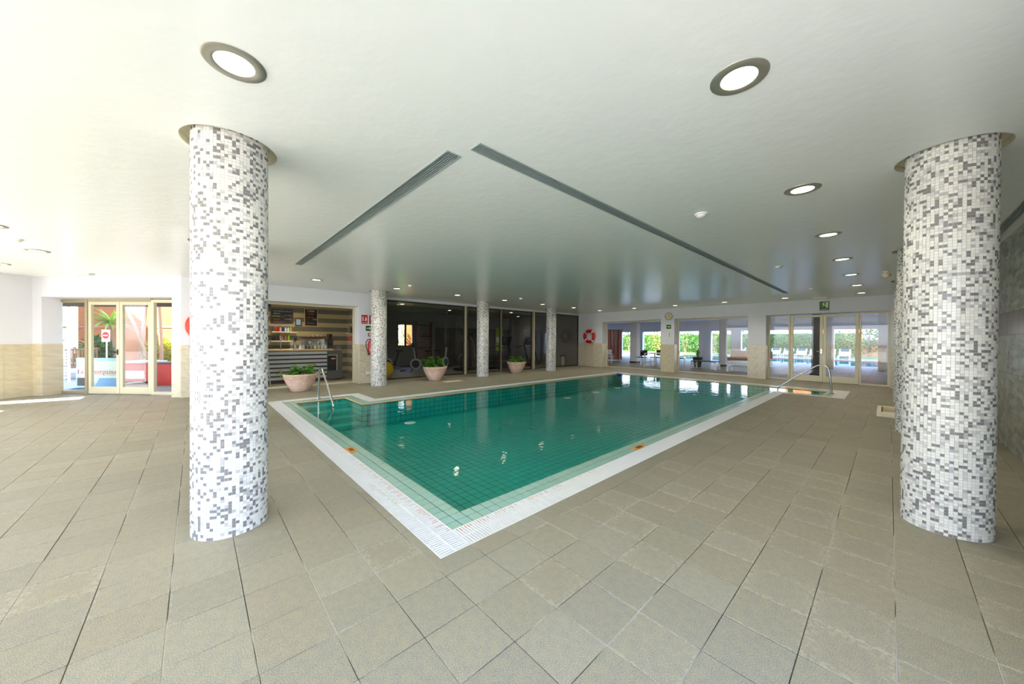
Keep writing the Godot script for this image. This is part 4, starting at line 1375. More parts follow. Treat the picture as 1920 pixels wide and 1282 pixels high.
func gym() -> void:
	var fl := setting("floor_gym", "dark rubber floor of the gym")
	bx("slab", Vector3(4.6, -0.2, -17.4), Vector3(16.0, -0.004, -11.63), M.rubber_floor, fl, 0.0)
	var cl := setting("ceiling_gym", "grey ceiling of the gym")
	bx("slab", Vector3(4.6, CEIL, -17.5), Vector3(16.0, CEIL + 0.2, -14.0), M.gym_wall, cl, 0.0)
	var wg := setting("wall_gym", "grey gym walls with a darker panel band")
	for q in [[4.5, 7.72, 0, CEIL], [8.6, 16.0, 0, CEIL], [7.72, 8.6, 0, 1.02], [7.72, 8.6, 2.2, CEIL]]:
		bx("panel", Vector3(q[0], q[2], -17.4), Vector3(q[1], q[3], -17.2), M.gym_wall, wg, 0.0)
	bx("panel", Vector3(4.6, 0, -17.2), Vector3(4.7, CEIL, -11.68), M.gym_wall, wg, 0.0)
	bx("panel", Vector3(15.55, 0, -17.2), Vector3(15.75, CEIL, -11.68), M.gym_wall, wg, 0.0)
	for k in 5:
		bx("band_panel", Vector3(9.9 + 1.13 * k, 0.05, -17.2), Vector3(11.0 + 1.13 * k, 2.05, -17.18), M.gym_panel, wg)
	var win := setting("window_12", "slim gym back window onto sunlit yellow shrubs", Vector3(0, 0, -17.25))
	frame(win, 7.72, 8.16, 1.02, 2.2, 0.0, 0.05, 0.06, M.dark_wood)
	frame(win, 8.16, 8.6, 1.02, 2.2, 0.0, 0.05, 0.06, M.dark_wood)
	pane(win, 7.77, 8.11, 1.07, 2.15, 0.0, M.window_glass)
	pane(win, 8.21, 8.55, 1.07, 2.15, 0.0, M.window_glass)
	# wall bars
	var wb := thing("wall_bars", "wooden gymnastic wall bars against the gym back wall", "wall bars", Vector3(9.18, 0, -17.1))
	for s in [-0.42, 0.42]:
		bx("upright", Vector3(s - 0.04, 0.2, -0.08), Vector3(s + 0.04, 2.32, 0.03), M.dark_wood, wb)
	for k in 13:
		tb("rung", [Vector3(-0.42, 0.36 + 0.15 * k, 0), Vector3(0.42, 0.36 + 0.15 * k, 0)], 0.024, M.wood if k % 4 else M.dark_wood, wb, 8)
	bike(7.25, -13.7, 2.6, "exercise bike with a pale frame nearest the pool in the gym")
	bike(6.35, -14.6, 2.3, "dark exercise bike behind the first one in the gym")
	bike(8.55, -14.2, 0.4, "exercise bike with a high saddle before the wall bars")
	treadmill(10.95, -13.0, "treadmill with a tilted console behind the gym window mullion")
	treadmill(12.9, -13.2, "treadmill behind the third planter in the gym")
	var ct := thing("cross_trainer", "black cross trainer standing beside the gym mullion", "cross trainer", Vector3(9.15, 0, -13.1), 0.3)
	bx("base", Vector3(-0.6, 0.03, -0.28), Vector3(0.6, 0.13, 0.28), M.black, ct, 0.02)
	lt("drive_housing", [Vector2(0, -0.1), Vector2(0.30, -0.08), Vector2(0.34, 0), Vector2(0.30, 0.08), Vector2(0, 0.1)], M.charcoal, ct, Vector3(-0.25, 0.45, 0), 24, Basis(Vector3.RIGHT, PI / 2))
	tb("mast", [Vector3(0.35, 0.12, 0), Vector3(0.25, 1.5, 0)], 0.05, M.black, ct)
	bx("console", Vector3(0.12, 1.42, -0.18), Vector3(0.28, 1.74, 0.18), M.black, ct, 0.03)
	for s in [-1, 1]:
		tb("arm", [Vector3(0.3, 0.5, 0.26 * s), Vector3(0.2, 1.2, 0.28 * s), Vector3(-0.05, 1.55, 0.26 * s)], 0.022, M.wood, ct)
		tb("pedal_rail", [Vector3(0.35, 0.3, 0.2 * s), Vector3(-0.5, 0.34, 0.2 * s)], 0.03, M.steel, ct)
		bx("footplate", Vector3(-0.25, 0.34, 0.2 * s - 0.08), Vector3(0.1, 0.38, 0.2 * s + 0.08), M.black, ct)
	var eb := thing("exercise_ball", "large yellow exercise ball behind the first far column", "exercise ball", Vector3(5.02, 0, -12.25))
	var pr := []
	for k in 19:
		var a := -PI / 2 + PI * k / 18.0
		pr.append(Vector2(0.3 * cos(a) + 0.003 * (k % 2), 0.3 + 0.3 * sin(a)))
	pr[0].x = 0.0
	pr[18].x = 0.0
	lt("ball_skin", pr, M.yellow, eb, Vector3.ZERO, 32)
	lt("valve", [Vector2(0.012, 0), Vector2(0.012, 0.008), Vector2(0, 0.008)], M.charcoal, eb, Vector3(0, 0.6, 0), 8)
	# poster and towel on the gym right side
	var po := thing("wall_poster", "lime green poster panel on the gym wall behind the third far column", "poster", Vector3(14.6, 1.42, -17.17))
	bx("board", Vector3(-0.3, -0.75, -0.005), Vector3(0.3, 0.75, 0.01), M.lime, po)
	bx("white_band", Vector3(-0.28, -0.2, 0.01), Vector3(0.1, 0.15, 0.014), M.white, po)
	var dr := thing("gym_locker", "tall beige locker at the end of the gym", "locker", Vector3(15.2, 0, -14.8), -PI / 2)
	bx("body", Vector3(-0.5, 0.0, -0.25), Vector3(0.5, 2.0, 0.2), M.gym_wall, dr)
	for s in [-0.245, 0.245]:
		var ld := bx("door", Vector3(s - 0.24, 0.03, 0.2), Vector3(s + 0.24, 1.97, 0.22), M.gym_wall, dr)
		bx("handle", Vector3(-0.02, -0.06, 0.01), Vector3(0.02, 0.06, 0.03), M.steel, ld)
	var bn := thing("waste_bin", "steel pedal bin behind the gym window by the lifebuoy", "bin", Vector3(14.75, 0, -12.0))
	lt("body", [Vector2(0, 0), Vector2(0.15, 0), Vector2(0.15, 0.52)], M.brushed, bn, Vector3.ZERO, 24)
	lt("lid", [Vector2(0.155, 0.52), Vector2(0.155, 0.56), Vector2(0, 0.60)], M.charcoal, bn, Vector3.ZERO, 24)
	for q in [[6.2, -13.4, "first"], [9.2, -14.6, "second"], [12.2, -13.4, "third"], [14.6, -15.4, "fourth"]]:
		var l := thing("gym_light", "round lamp on the gym ceiling, %s from the bar" % q[2], "ceiling lamp", Vector3(q[0], CEIL, q[1]), 0.0, "lamps on the gym ceiling")
		lt("plate", [Vector2(0.12, 0), Vector2(0.12, -0.01), Vector2(0.085, -0.015)], M.brushed, l, Vector3.ZERO, 24)
		lt("lamp_lens", [Vector2(0, -0.012), Vector2(0.085, -0.012)], M.lamp_disc, l, Vector3.ZERO, 24)
		lamp_under(l, 0.25)

# ---------------------------------------------------------------- plants
func shrub(called: String, label: String, cat: String, at: Vector3, size: Vector3, n: int, leaf: float, tones: Array, group := "") -> void:
	var s := thing(called, label, cat, at, rng.randf() * TAU, group)
	var m := MB.new()
	m.tinted = true
	for i in n:
		var d := Vector3(rng.randfn(), rng.randfn(), rng.randfn()).normalized()
		var rr := pow(rng.randf(), 0.35)
		var p := Vector3(d.x * size.x / 2, size.y * 0.55 + d.y * size.y * 0.45, d.z * size.z / 2)
		p = Vector3(0, size.y * 0.55, 0).lerp(p, rr)
		var t: Color = tones[rng.randi() % tones.size()]
		m.col = t * rng.randf_range(0.75, 1.2)
		var out := (d + Vector3(rng.randfn(), rng.randfn() + 0.4, rng.randfn()) * 0.6).normalized()
		m.leaf(p, out, (Vector3.UP + Vector3(rng.randfn(), 0, rng.randfn()) * 0.5).normalized(), leaf * rng.randf_range(0.7, 1.3), leaf * 0.45, 0.3, 0.2, 2)
	part("foliage", m.done(), M.leaf_mixed, s).set_meta("kind", "stuff")
	var st := MB.new()
	for i in 4:
		var a := TAU * i / 4.0
		st.tube([Vector3(cos(a), 0, sin(a)) * 0.05, Vector3(cos(a) * size.x * 0.2, size.y * 0.7, sin(a) * size.z * 0.2)], 0.02, 6)
	part("stems", st.done(), M.bark, s)

func fan_palm(label: String, at: Vector3, base: Vector3, n: int, length: float, tone: Color, r := 0.06) -> void:
	# base: where the crown sits, relative to the foot
	var s := thing("palm_tree", label, "palm", at, 0.0, "palms outside the entrance")
	var pts := []
	for i in 7:
		var t := i / 6.0
		pts.append(Vector3(base.x * t, base.y * t, base.z * t) + Vector3(0.05 * sin(t * PI), 0, 0))
	tb("trunk", pts, r, M.bark, s, 10)
	var m := MB.new()
	m.tinted = true
	for i in n:
		var a := rng.randf() * TAU
		var el := rng.randf_range(-0.25, 1.1)
		var d := Vector3(cos(a) * cos(el), sin(el), sin(a) * cos(el))
		m.col = tone * rng.randf_range(0.7, 1.25)
		m.leaf(base, d, (Vector3.UP - d * d.y).normalized() if absf(d.y) < 0.95 else Vector3.RIGHT, length * rng.randf_range(0.75, 1.15), length * 0.1, 0.3, 0.3, 5)
	part("crown", m.done(), M.leaf_mixed, s).set_meta("kind", "stuff")

# ---------------------------------------------------------------- lounge and garden beyond the end wall
func lounger(at: Vector3, label: String) -> void:
	var l := thing("sun_lounger", label, "sun lounger", at, -PI / 2, "white sun loungers across the outdoor pool")
	for s in [-0.31, 0.31]:
		tb("side_rail", [Vector3(s, 0.34, 0.75), Vector3(s, 0.34, -0.35), Vector3(s, 0.80, -0.85)], 0.025, M.white, l, 8)
		for z in [0.6, -0.3]:
			tb("leg", [Vector3(s, 0.34, z), Vector3(s, 0.0, z)], 0.022, M.white, l, 8)
	bx("seat", Vector3(-0.3, 0.33, -0.35), Vector3(0.3, 0.36, 0.75), M.white, l)
	part("backrest", cb(Vector3(0.6, 0.03, 0.68), 0.004), M.white, l, Vector3(0, 0.575, -0.6), Basis(Vector3.RIGHT, 0.744))
	part("head_cushion", cb(Vector3(0.5, 0.07, 0.24), 0.02), M.dark_grey, l, Vector3(0, 0.74, -0.70), Basis(Vector3.RIGHT, 0.744))

func chair(at: Vector3, turn: float, mat: Material, label: String, group: String) -> void:
	var c := thing("lounge_chair", label, "chair", at, turn, group)
	bx("seat", Vector3(-0.22, 0.42, -0.22), Vector3(0.22, 0.46, 0.22), mat, c, 0.012)
	bx("backrest", Vector3(-0.22, 0.55, -0.24), Vector3(0.22, 0.86, -0.20), mat, c, 0.012)
	for s in [-0.2, 0.2]:
		tb("leg", [Vector3(s, 0.0, 0.2), Vector3(s, 0.44, 0.2)], 0.014, M.steel, c, 8)
		tb("leg", [Vector3(s, 0.0, -0.24), Vector3(s, 0.44, -0.21), Vector3(s, 0.86, -0.23)], 0.014, M.steel, c, 8)

func table(at: Vector3, size: Vector3, top: Material, label: String) -> void:
	var t := thing("lounge_table", label, "table", at, 0.0, "white framed tables in the lounge")
	bx("tabletop", Vector3(-size.x / 2, size.y - 0.04, -size.z / 2), Vector3(size.x / 2, size.y, size.z / 2), top, t)
	for x in [-1, 1]:
		for z in [-1, 1]:
			bx("leg", Vector3(x * (size.x / 2 - 0.03) - 0.03, 0, z * (size.z / 2 - 0.03) - 0.03), Vector3(x * (size.x / 2 - 0.03) + 0.03, size.y - 0.04, z * (size.z / 2 - 0.03) + 0.03), M.white, t)
	for z in [-1, 1]:
		bx("stretcher", Vector3(-size.x / 2 + 0.06, 0.22, z * (size.z / 2 - 0.03) - 0.02), Vector3(size.x / 2 - 0.06, 0.26, z * (size.z / 2 - 0.03) + 0.02), M.white, t)

func lounge() -> void:
	var fl := setting("floor_lounge", "grey wood look floor of the lounge beyond the doors")
	bx("bed", Vector3(16.0, -0.2, -18.0), Vector3(26.9, -0.006, 1.3), M.joint_dark, fl, 0.0)
	var tf := MB.new()
	tf.tinted = true
	for i in 18:
		for j in 32:
			var g := rng.randf_range(0.5, 0.68)
			tf.col = Color(g, g, g * 1.04)
			tf.scale = Vector2(0.84, 1.68)
			tf.box(Vector3(16.31 + 0.6 * i, -0.006, 0.98 - 0.6 * j), Vector3(0.595, 0.012, 0.595), Basis.IDENTITY, false)
	part("tile_field", tf.done(), M.deck_stone_far, fl).set_meta("kind", "stuff")
	var cl := setting("ceiling_lounge", "white ceiling of the lounge")
	bx("slab", Vector3(15.65, CEIL, -18.2), Vector3(27.2, CEIL + 0.2, 1.5), M.wall_paint, cl, 0.0)
	var w := setting("wall_lounge", "white lounge wall with wide openings to the garden")
	var ops := [[-17.2, -15.9], [-15.3, -14.0], [-13.4, -11.4], [-10.6, -9.2], [-8.4, -7.2], [-6.6, -2.5], [-2.1, -0.36], [0.1, 0.9]]
	var z := -18.2
	for o in ops:
		bx("pier", Vector3(26.5, 0, z), Vector3(26.8, CEIL, o[0]), M.wall_paint, w, 0.0)
		bx("lintel", Vector3(26.5, 2.08, o[0]), Vector3(26.8, CEIL, o[1]), M.wall_paint, w, 0.0)
		z = o[1]
	bx("pier", Vector3(26.5, 0, z), Vector3(26.8, CEIL, 1.5), M.wall_paint, w, 0.0)
	bx("side", Vector3(16.0, 0, 1.2), Vector3(26.5, CEIL, 1.5), M.wall_paint, w, 0.0)
	bx("side", Vector3(15.75, 0, -18.2), Vector3(26.5, CEIL, -18.0), M.wall_paint, w, 0.0)
	bx("side", Vector3(15.75, 0, -18.0), Vector3(16.0, CEIL, -11.68), M.wall_paint, w, 0.0)
	# free standing posts
	var dp := thing("dark_post", "dark square post seen through the end door leaf with the lever", "post", Vector3(19.15, 0, -2.06), 0.1)
	bx("shaft", Vector3(-0.15, 0, -0.15), Vector3(0.15, CEIL, 0.15), M.dark_grey, dp)
	bx("foot", Vector3(-0.2, 0, -0.2), Vector3(0.2, 0.06, 0.2), M.charcoal, dp)
	for q in [[24.2, -0.22, "marble clad post with an orange band near the end doors"], [24.2, -2.06, "white post with a marble foot beyond the end doors"]]:
		var p := thing("clad_post", q[2], "post", Vector3(q[0], 0, q[1]))
		bx("shaft", Vector3(-0.12, 0, -0.13), Vector3(0.12, CEIL, 0.13), M.wall_paint, p)
		bx("cladding", Vector3(-0.13, 0, -0.14), Vector3(0.13, 1.1, 0.14), M.beige_marble, p)
		bx("band", Vector3(-0.135, 1.1, -0.145), Vector3(0.135, 1.24, 0.145), M.salmon if q[1] > -1 else M.beige_marble, p)
	for q in [[20.3, -10.75, "square white pillar in the lounge behind the lifebuoy side window"], [21.5, -6.2, "round pale column in the lounge behind the middle window"]]:
		var p := thing("lounge_pillar", q[2], "pillar", Vector3(q[0], 0, q[1]))
		if q[1] < -8:
			bx("shaft", Vector3(-0.22, 0, -0.22), Vector3(0.22, CEIL, 0.22), M.wall_paint, p)
			bx("skirting", Vector3(-0.23, 0, -0.23), Vector3(0.23, 0.1, 0.23), M.charcoal, p)
		else:
			lt("shaft", [Vector2(0.2, 0), Vector2(0.2, CEIL)], M.wall_paint, p, Vector3.ZERO, 32)
			lt("skirting", [Vector2(0.21, 0), Vector2(0.21, 0.1), Vector2(0.2, 0.1)], M.charcoal, p, Vector3.ZERO, 32)
	var cu := thing("salmon_curtain", "tall salmon pink curtain hanging in the lounge window", "curtain", Vector3(21.4, 0, -13.2), -0.9)
	var cm := MB.new()
	var rail := []
	for i in 41:
		var t := i / 40.0
		rail.append(Vector3(-0.8 + 1.6 * t, 0, 0.07 * sin(t * TAU * 7)))
	for i in 40:
		var a: Vector3 = rail[i]
		var b: Vector3 = rail[i + 1]
		cm.quad(a + Vector3(0, 0.05, 0), b + Vector3(0, 0.05, 0), b + Vector3(0, 2.1, 0), a + Vector3(0, 2.1, 0), Vector3(0, 0, 1))
	part("cloth", cm.done(), M.salmon, cu)
	tb("rod", [Vector3(-0.9, 2.12, 0), Vector3(0.9, 2.12, 0)], 0.02, M.dark_bronze, cu)
	table(Vector3(18.2, 0, -8.35), Vector3(1.2, 0.74, 0.9), M.white, "white table in the lounge behind the first end window")
	table(Vector3(18.5, 0, -6.1), Vector3(0.7, 0.42, 1.1), M.dark_grey, "low table with a dark top in the lounge behind the middle window")
	table(Vector3(18.2, 0, -4.5), Vector3(0.7, 0.46, 1.0), M.slat_grey, "low pale table in the lounge next to the end doors")
	chair(Vector3(19.2, 0, -8.9), -2.0, M.charcoal, "dark chair behind the white lounge table, farther one", "chairs at the white lounge table")
	chair(Vector3(18.7, 0, -9.5), 2.6, M.charcoal, "dark chair at the side of the white lounge table", "chairs at the white lounge table")
	chair(Vector3(18.9, 0, -12.3), 0.8, M.white, "white chair by the salmon curtain, nearer one", "chairs by the salmon curtain")
	chair(Vector3(19.8, 0, -12.2), 1.9, M.dark_red, "dark red chair by the salmon curtain", "chairs by the salmon curtain")
	chair(Vector3(17.9, 0, -11.2), 2.2, M.white, "white chair nearest the lifebuoy wall in the lounge", "chairs by the salmon curtain")
	chair(Vector3(19.3, 0, -7.7), 1.3, M.charcoal, "dark lounge chair behind the low dark table", "chairs at the low dark table")
	var pl := thing("lounge_planter", "dark planter with pointed leaves in the lounge", "planter", Vector3(19.9, 0, -6.95))
	lt("tub", [Vector2(0, 0), Vector2(0.16, 0), Vector2(0.24, 0.5), Vector2(0.26, 0.52), Vector2(0.22, 0.5), Vector2(0, 0.47)], M.charcoal, pl, Vector3.ZERO, 20)
	var lm := MB.new()
	lm.leaf(Vector3.ZERO, Vector3(0.5, 0.86, 0), Vector3.UP, 0.5, 0.08, 0.25, 0.2, 5)
	var one := lm.done()
	for i in 16:
		part("leaf", one, M.leaf_green, pl, Vector3(0, 0.48, 0), Basis(Vector3.UP, TAU * i / 16.0 + 0.2 * (i % 3)) * Basis(Vector3.BACK, 0.25 * (i % 4)))
	var sf := thing("lounge_sofa", "brown padded bench along the lounge behind the middle window", "sofa", Vector3(22.9, 0, -5.3), -PI / 2)
	bx("base", Vector3(-1.0, 0.08, -0.35), Vector3(1.0, 0.32, 0.35), M.white, sf)
	bx("seat_cushion", Vector3(-1.0, 0.32, -0.33), Vector3(1.0, 0.46, 0.36), M.wood, sf, 0.04)
	bx("back_cushion", Vector3(-1.0, 0.40, -0.40), Vector3(1.0, 0.86, -0.26), M.wood, sf, 0.04)
	for q in [[18.2, -1.5, "nearest the end doors"], [18.2, -5.0, "just behind the middle end window"], [18.2, -9.5, "just behind the end window by the lifebuoy"], [22.4, -1.5, "deep behind the end doors"], [22.4, -5.0, "above the brown bench"], [22.4, -9.5, "deep behind the lifebuoy side window"], [20.0, -14.0, "near the salmon curtain"]]:
		var l := thing("lounge_light", "lounge ceiling lamp %s" % q[2], "ceiling lamp", Vector3(q[0], CEIL, q[1]), 0.0, "lamps on the lounge ceiling")
		lt("plate", [Vector2(0.13, 0), Vector2(0.13, -0.01), Vector2(0.09, -0.015)], M.brushed, l, Vector3.ZERO, 24)
		lt("lamp_lens", [Vector2(0, -0.012), Vector2(0.09, -0.012)], M.lamp_disc, l, Vector3.ZERO, 24)
		lamp_under(l, 0.9)
	# terrace, outdoor pool and garden
	var gr := setting("ground_garden", "pale terrace and lawn beyond the lounge")
	bx("terrace", Vector3(26.9, -0.3, -30), Vector3(41.0, -0.03, 1.3), M.terrace_grey, gr, 0.0)
	bx("lawn", Vector3(41.0, -0.3, -40), Vector3(70, -0.04, 24), M.lawn, gr, 0.0)
	var op := setting("water_outdoor", "turquoise outdoor pool beyond the lounge")
	bx("surface", Vector3(28.6, -0.05, -14.0), Vector3(35.2, -0.02, 2.0), M.outdoor_water, op, 0.0)
	bx("rim", Vector3(35.2, -0.05, -14.0), Vector3(35.5, 0.03, 2.0), M.salmon, op, 0.0)
	for k in 9:
		lounger(Vector3(36.9, -0.03, -9.3 + 0.87 * k), "white sun lounger across the outdoor pool, %s from the far end" % NTH[k])
	var tones := [Color(0.05, 0.12, 0.02), Color(0.09, 0.17, 0.025), Color(0.14, 0.19, 0.02), Color(0.025, 0.07, 0.025)]
	var yel := [Color(0.30, 0.27, 0.02), Color(0.38, 0.31, 0.03), Color(0.12, 0.17, 0.02), Color(0.05, 0.10, 0.03)]
	var gs := [[41.0, -2.3, 1.7, 2.3, 1], [41.2, 0.1, 1.7, 2.5, 1], [43.5, -1.2, 1.8, 3.0, 0], [41.0, -4.8, 1.7, 1.8, 0], [41.5, -7.3, 1.8, 2.0, 0], [41.0, -9.9, 1.8, 2.4, 0], [40.6, -12.5, 1.7, 2.1, 1], [39.8, -15.2, 1.8, 2.6, 0], [39.0, -18.0, 1.8, 2.8, 1], [38.0, -20.8, 1.8, 2.6, 0], [37.0, -23.6, 1.8, 2.6, 1]]
	var where := ["nearest the marble clad post", "behind the narrow side light", "tall one in the second row", "behind the fourth sun lounger", "behind the second sun lounger", "past the far end of the sun loungers", "behind the brown bench side", "behind the round pale column side", "behind the white lounge table", "behind the square white pillar", "behind the salmon curtain"]
	for k in gs.size():
		var q: Array = gs[k]
		shrub("garden_shrub", "%s garden shrub beyond the lounge, %s" % ["yellow flowering" if q[4] else "dense green", where[k]], "shrub", Vector3(q[0], -0.03, q[1]), Vector3(q[2], q[3], q[2]), 420, 0.26, yel if q[4] else tones, "shrubs in the garden beyond the lounge")
	var hs := thing("garden_house", "orange rendered house far behind the garden shrubs", "house", Vector3(50, 0, -3.0))
	bx("wall", Vector3(0, -0.05, -5), Vector3(4, 5.2, 7), M.render_orange, hs, 0.0)
	bx("roof", Vector3(-0.4, 5.2, -5.4), Vector3(4.4, 5.5, 7.4), M.salmon, hs)
	for k in 4:
		var wn := bx("window", Vector3(-0.05, 1.2, -4 + 2.6 * k), Vector3(0.02, 2.6, -2.9 + 2.6 * k), M.dark_grey, hs)
		bx("shutter", Vector3(-0.05, -0.7, 0.56), Vector3(0.0, 0.7, 0.9), M.white, wn)
	var hd := thing("garden_hedge", "long clipped hedge far behind the outdoor pool", "hedge", Vector3(46, 0, -14))
	bx("core", Vector3(-0.5, -0.05, -14), Vector3(0.5, 2.2, 12), M.leaf_dark, hd, 0.1)
	var hm := MB.new()
	hm.tinted = true
	for i in 2500:
		hm.col = tones[rng.randi() % 4] * rng.randf_range(0.7, 1.3)
		hm.leaf(Vector3(-0.5 + rng.randf_range(-0.1, 0.05), rng.randf() * 2.3, rng.randf_range(-14, 12)), Vector3(-0.6, rng.randfn() * 0.5, rng.randfn()).normalized(), Vector3.UP, 0.3, 0.14, 0.2, 0.2, 2)
	part("foliage", hm.done(), M.leaf_mixed, hd).set_meta("kind", "stuff")

# ---------------------------------------------------------------- garden outside the entrance
func along(s: float, off: float, y := 0.0) -> Vector3:
	return Vector3(-2.86 + 0.714 * s - 0.70 * off, y, -13.76 + 0.70 * s + 0.714 * off)

func entrance() -> void:
	var a := deg_to_rad(-44.43)
	var gr := setting("ground_entrance", "pale paving outside the entrance and along the garden side")
	bx("paving", Vector3(-40, -0.3, -40), Vector3(4.5, -0.03, -14.6), M.terrace, gr, 0.0)
	bx("paving", Vector3(-40, -0.3, -14.6), Vector3(-4.4, -0.03, 1.3), M.terrace, gr, 0.0)
	bx("paving", Vector3(-40, -0.3, 1.3), Vector3(26.9, -0.03, 40), M.gravel, gr, 0.0)
	bx("lawn", Vector3(4.5, -0.3, -40), Vector3(26.9, -0.04, -18.2), M.lawn, gr, 0.0)
	# eave over the entrance
	var ev := thing("entrance_canopy", "brown soffit canopy over the entrance doors", "canopy", Vector3(-2.86, 0, -13.76), a)
	bx("soffit", Vector3(-2.6, 2.50, -2.1), Vector3(4.2, 2.60, -0.4), M.soffit, ev)
	bx("fascia", Vector3(-2.6, 2.32, -2.16), Vector3(4.2, 2.62, -2.10), M.dark_bronze, ev)
	var nb := thing("neighbour_building", "tall pale building beyond the entrance garden", "building", Vector3(-9.5, 0, -24))
	bx("wall", Vector3(-1, -0.03, -14), Vector3(0, 10.0, 9.3), M.terrace, nb, 0.0)
	bx("roof_edge", Vector3(-1.2, 10.0, -14.2), Vector3(0.2, 10.3, 9.5), M.salmon, nb)
	# ice cream board
	var bd := thing("ice_cream_board", "pale blue advertising board with red lettering behind the door", "board", along(0.12, -1.2), a)
	bx("panel", Vector3(-0.62, 0.03, -0.03), Vector3(0.66, 0.84, 0.03), M.light_blue, bd)
	bx("sheet", Vector3(-0.52, 0.16, 0.03), Vector3(0.60, 0.76, 0.036), M.pale_mint, bd)
	bx("foot", Vector3(-0.6, 0.0, -0.2), Vector3(-0.52, 0.03, 0.2), M.sky_blue, bd)
	bx("foot", Vector3(0.52, 0.0, -0.2), Vector3(0.6, 0.03, 0.2), M.sky_blue, bd)
	words("La Menorquina", 0.15, M.red, bd, Vector3(-0.02, 0.46, 0.038), Basis(Vector3(1, 0, 0), Vector3(0.18, 1, 0), Vector3(0, 0, 1)), "Droid Serif")
	bx("underline", Vector3(-0.25, 0.375, 0.036), Vector3(0.52, 0.383, 0.039), M.red, bd)
	var bm := MB.new()
	bm.prism(PackedVector2Array([Vector2(-0.1, 0.03), Vector2(0.66, 0.03), Vector2(0.66, 0.30), Vector2(0.05, 0.30)]), 0.004, Transform3D(Basis.IDENTITY, Vector3(0, 0, 0.0365)))
	part("blue_corner", bm.done(), M.sky_blue, bd)
	bx("photo", Vector3(-0.58, 0.08, 0.036), Vector3(-0.36, 0.30, 0.04), M.dark_grey, bd)
	# no entry sign on a stick
	var ns := thing("no_entry_sign", "white no entry sign with red disc on a cream stick", "sign", along(-0.70, -2.0), a)
	tb("stick", [Vector3(0, 0, -0.02), Vector3(0, 1.3, -0.02)], 0.018, M.cream, ns)
	bx("plate", Vector3(-0.13, 1.27, -0.005), Vector3(0.13, 1.63, 0.005), M.white, ns)
	lt("disc", [Vector2(0.1, 0), Vector2(0.1, 0.008), Vector2(0, 0.008)], M.red, ns, Vector3(0, 1.46, 0.003), 28, Basis(Vector3.RIGHT, PI / 2))
	bx("bar", Vector3(-0.075, 1.44, 0.011), Vector3(0.075, 1.475, 0.015), M.white, ns)
	lt("base", [Vector2(0, 0), Vector2(0.16, 0), Vector2(0.14, 0.05), Vector2(0.03, 0.07)], M.mid_grey, ns, Vector3(0, 0, -0.02), 20)
	# freezer and red planter
	var fz := thing("ice_cream_freezer", "red and white chest freezer outside the entrance", "freezer", along(-0.15, -2.5), a)
	bx("body", Vector3(-0.45, 0.06, -0.35), Vector3(0.40, 0.62, 0.30), M.red, fz, 0.02)
	bx("white_band", Vector3(-0.455, 0.16, 0.295), Vector3(0.405, 0.40, 0.305), M.white, fz)
	bx("lid", Vector3(-0.47, 0.62, -0.37), Vector3(0.42, 0.68, 0.32), M.slat_grey, fz, 0.01)
	for s in [-0.4, 0.35]:
		bx("foot", Vector3(s - 0.04, 0, -0.3), Vector3(s + 0.04, 0.06, 0.25), M.charcoal, fz)
	var rp := thing("red_tub", "square red tub outside the narrow side light", "tub", along(1.02, -2.3), a)
	bx("box", Vector3(-0.28, 0.0, -0.3), Vector3(0.28, 0.62, 0.3), M.orange_red, rp, 0.01)
	bx("rim", Vector3(-0.30, 0.62, -0.32), Vector3(0.30, 0.67, 0.32), M.dark_grey, rp)
	# chairs and table outside the side light
	for q in [[-3.15, -3.0, 0.5, "wicker terrace chair beside the advertising board, nearer one"], [-3.95, -3.9, 0.2, "wicker terrace chair beside the parasol pole, farther one"]]:
		var c := thing("wicker_chair", q[3], "chair", along(q[0], q[1]), a + q[2], "wicker chairs outside the entrance")
		bx("seat", Vector3(-0.24, 0.40, -0.24), Vector3(0.24, 0.45, 0.24), M.wicker, c, 0.01)
		for k in 7:
			bx("slat", Vector3(-0.23 + 0.069 * k, 0.45, -0.26), Vector3(-0.23 + 0.069 * k + 0.05, 0.98, -0.235), M.wicker, c, 0.004)
		bx("top_rail", Vector3(-0.25, 0.96, -0.27), Vector3(0.25, 1.02, -0.225), M.wicker, c, 0.01)
		for x in [-0.22, 0.22]:
			for z in [-0.24, 0.22]:
				tb("leg", [Vector3(x, 0.42, z), Vector3(x * 1.05, -0.03, z * 1.05)], 0.016, M.steel, c, 8)
	var pp := thing("parasol_pole", "slim cream parasol pole outside the side light", "pole", along(-3.55, -3.45))
	tb("pole", [Vector3(0, 0, 0), Vector3(0, 2.9, 0)], 0.025, M.cream, pp)
	lt("base", [Vector2(0, -0.03), Vector2(0.25, -0.03), Vector2(0.22, 0.04), Vector2(0.04, 0.06)], M.mid_grey, pp, Vector3.ZERO, 20)
	# louvred screen at the hinge side
	var ls := thing("louvre_screen", "pale louvred screen at the edge of the side light", "screen", along(-2.56, -2.4), a)
	for s in [-0.16, 0.16]:
		bx("post", Vector3(s - 0.02, 0, -0.03), Vector3(s + 0.02, 2.4, 0.03), M.white, ls)
	for k in 22:
		part("slat", cb(Vector3(0.30, 0.012, 0.08), 0.002), M.white, ls, Vector3(0, 0.15 + 0.1 * k, 0), Basis(Vector3.RIGHT, 0.6))
	# plants
	var grn := [Color(0.04, 0.11, 0.03), Color(0.06, 0.15, 0.04), Color(0.03, 0.08, 0.035), Color(0.09, 0.18, 0.04)]
	var yel := [Color(0.48, 0.42, 0.03), Color(0.58, 0.50, 0.05), Color(0.24, 0.30, 0.04), Color(0.36, 0.38, 0.04)]
	fan_palm("spiky yellow green palm behind the no entry sign", along(-4.75, -5.5), Vector3(-0.1, 2.0, 0.05), 70, 0.8, Color(0.34, 0.46, 0.08), 0.05)
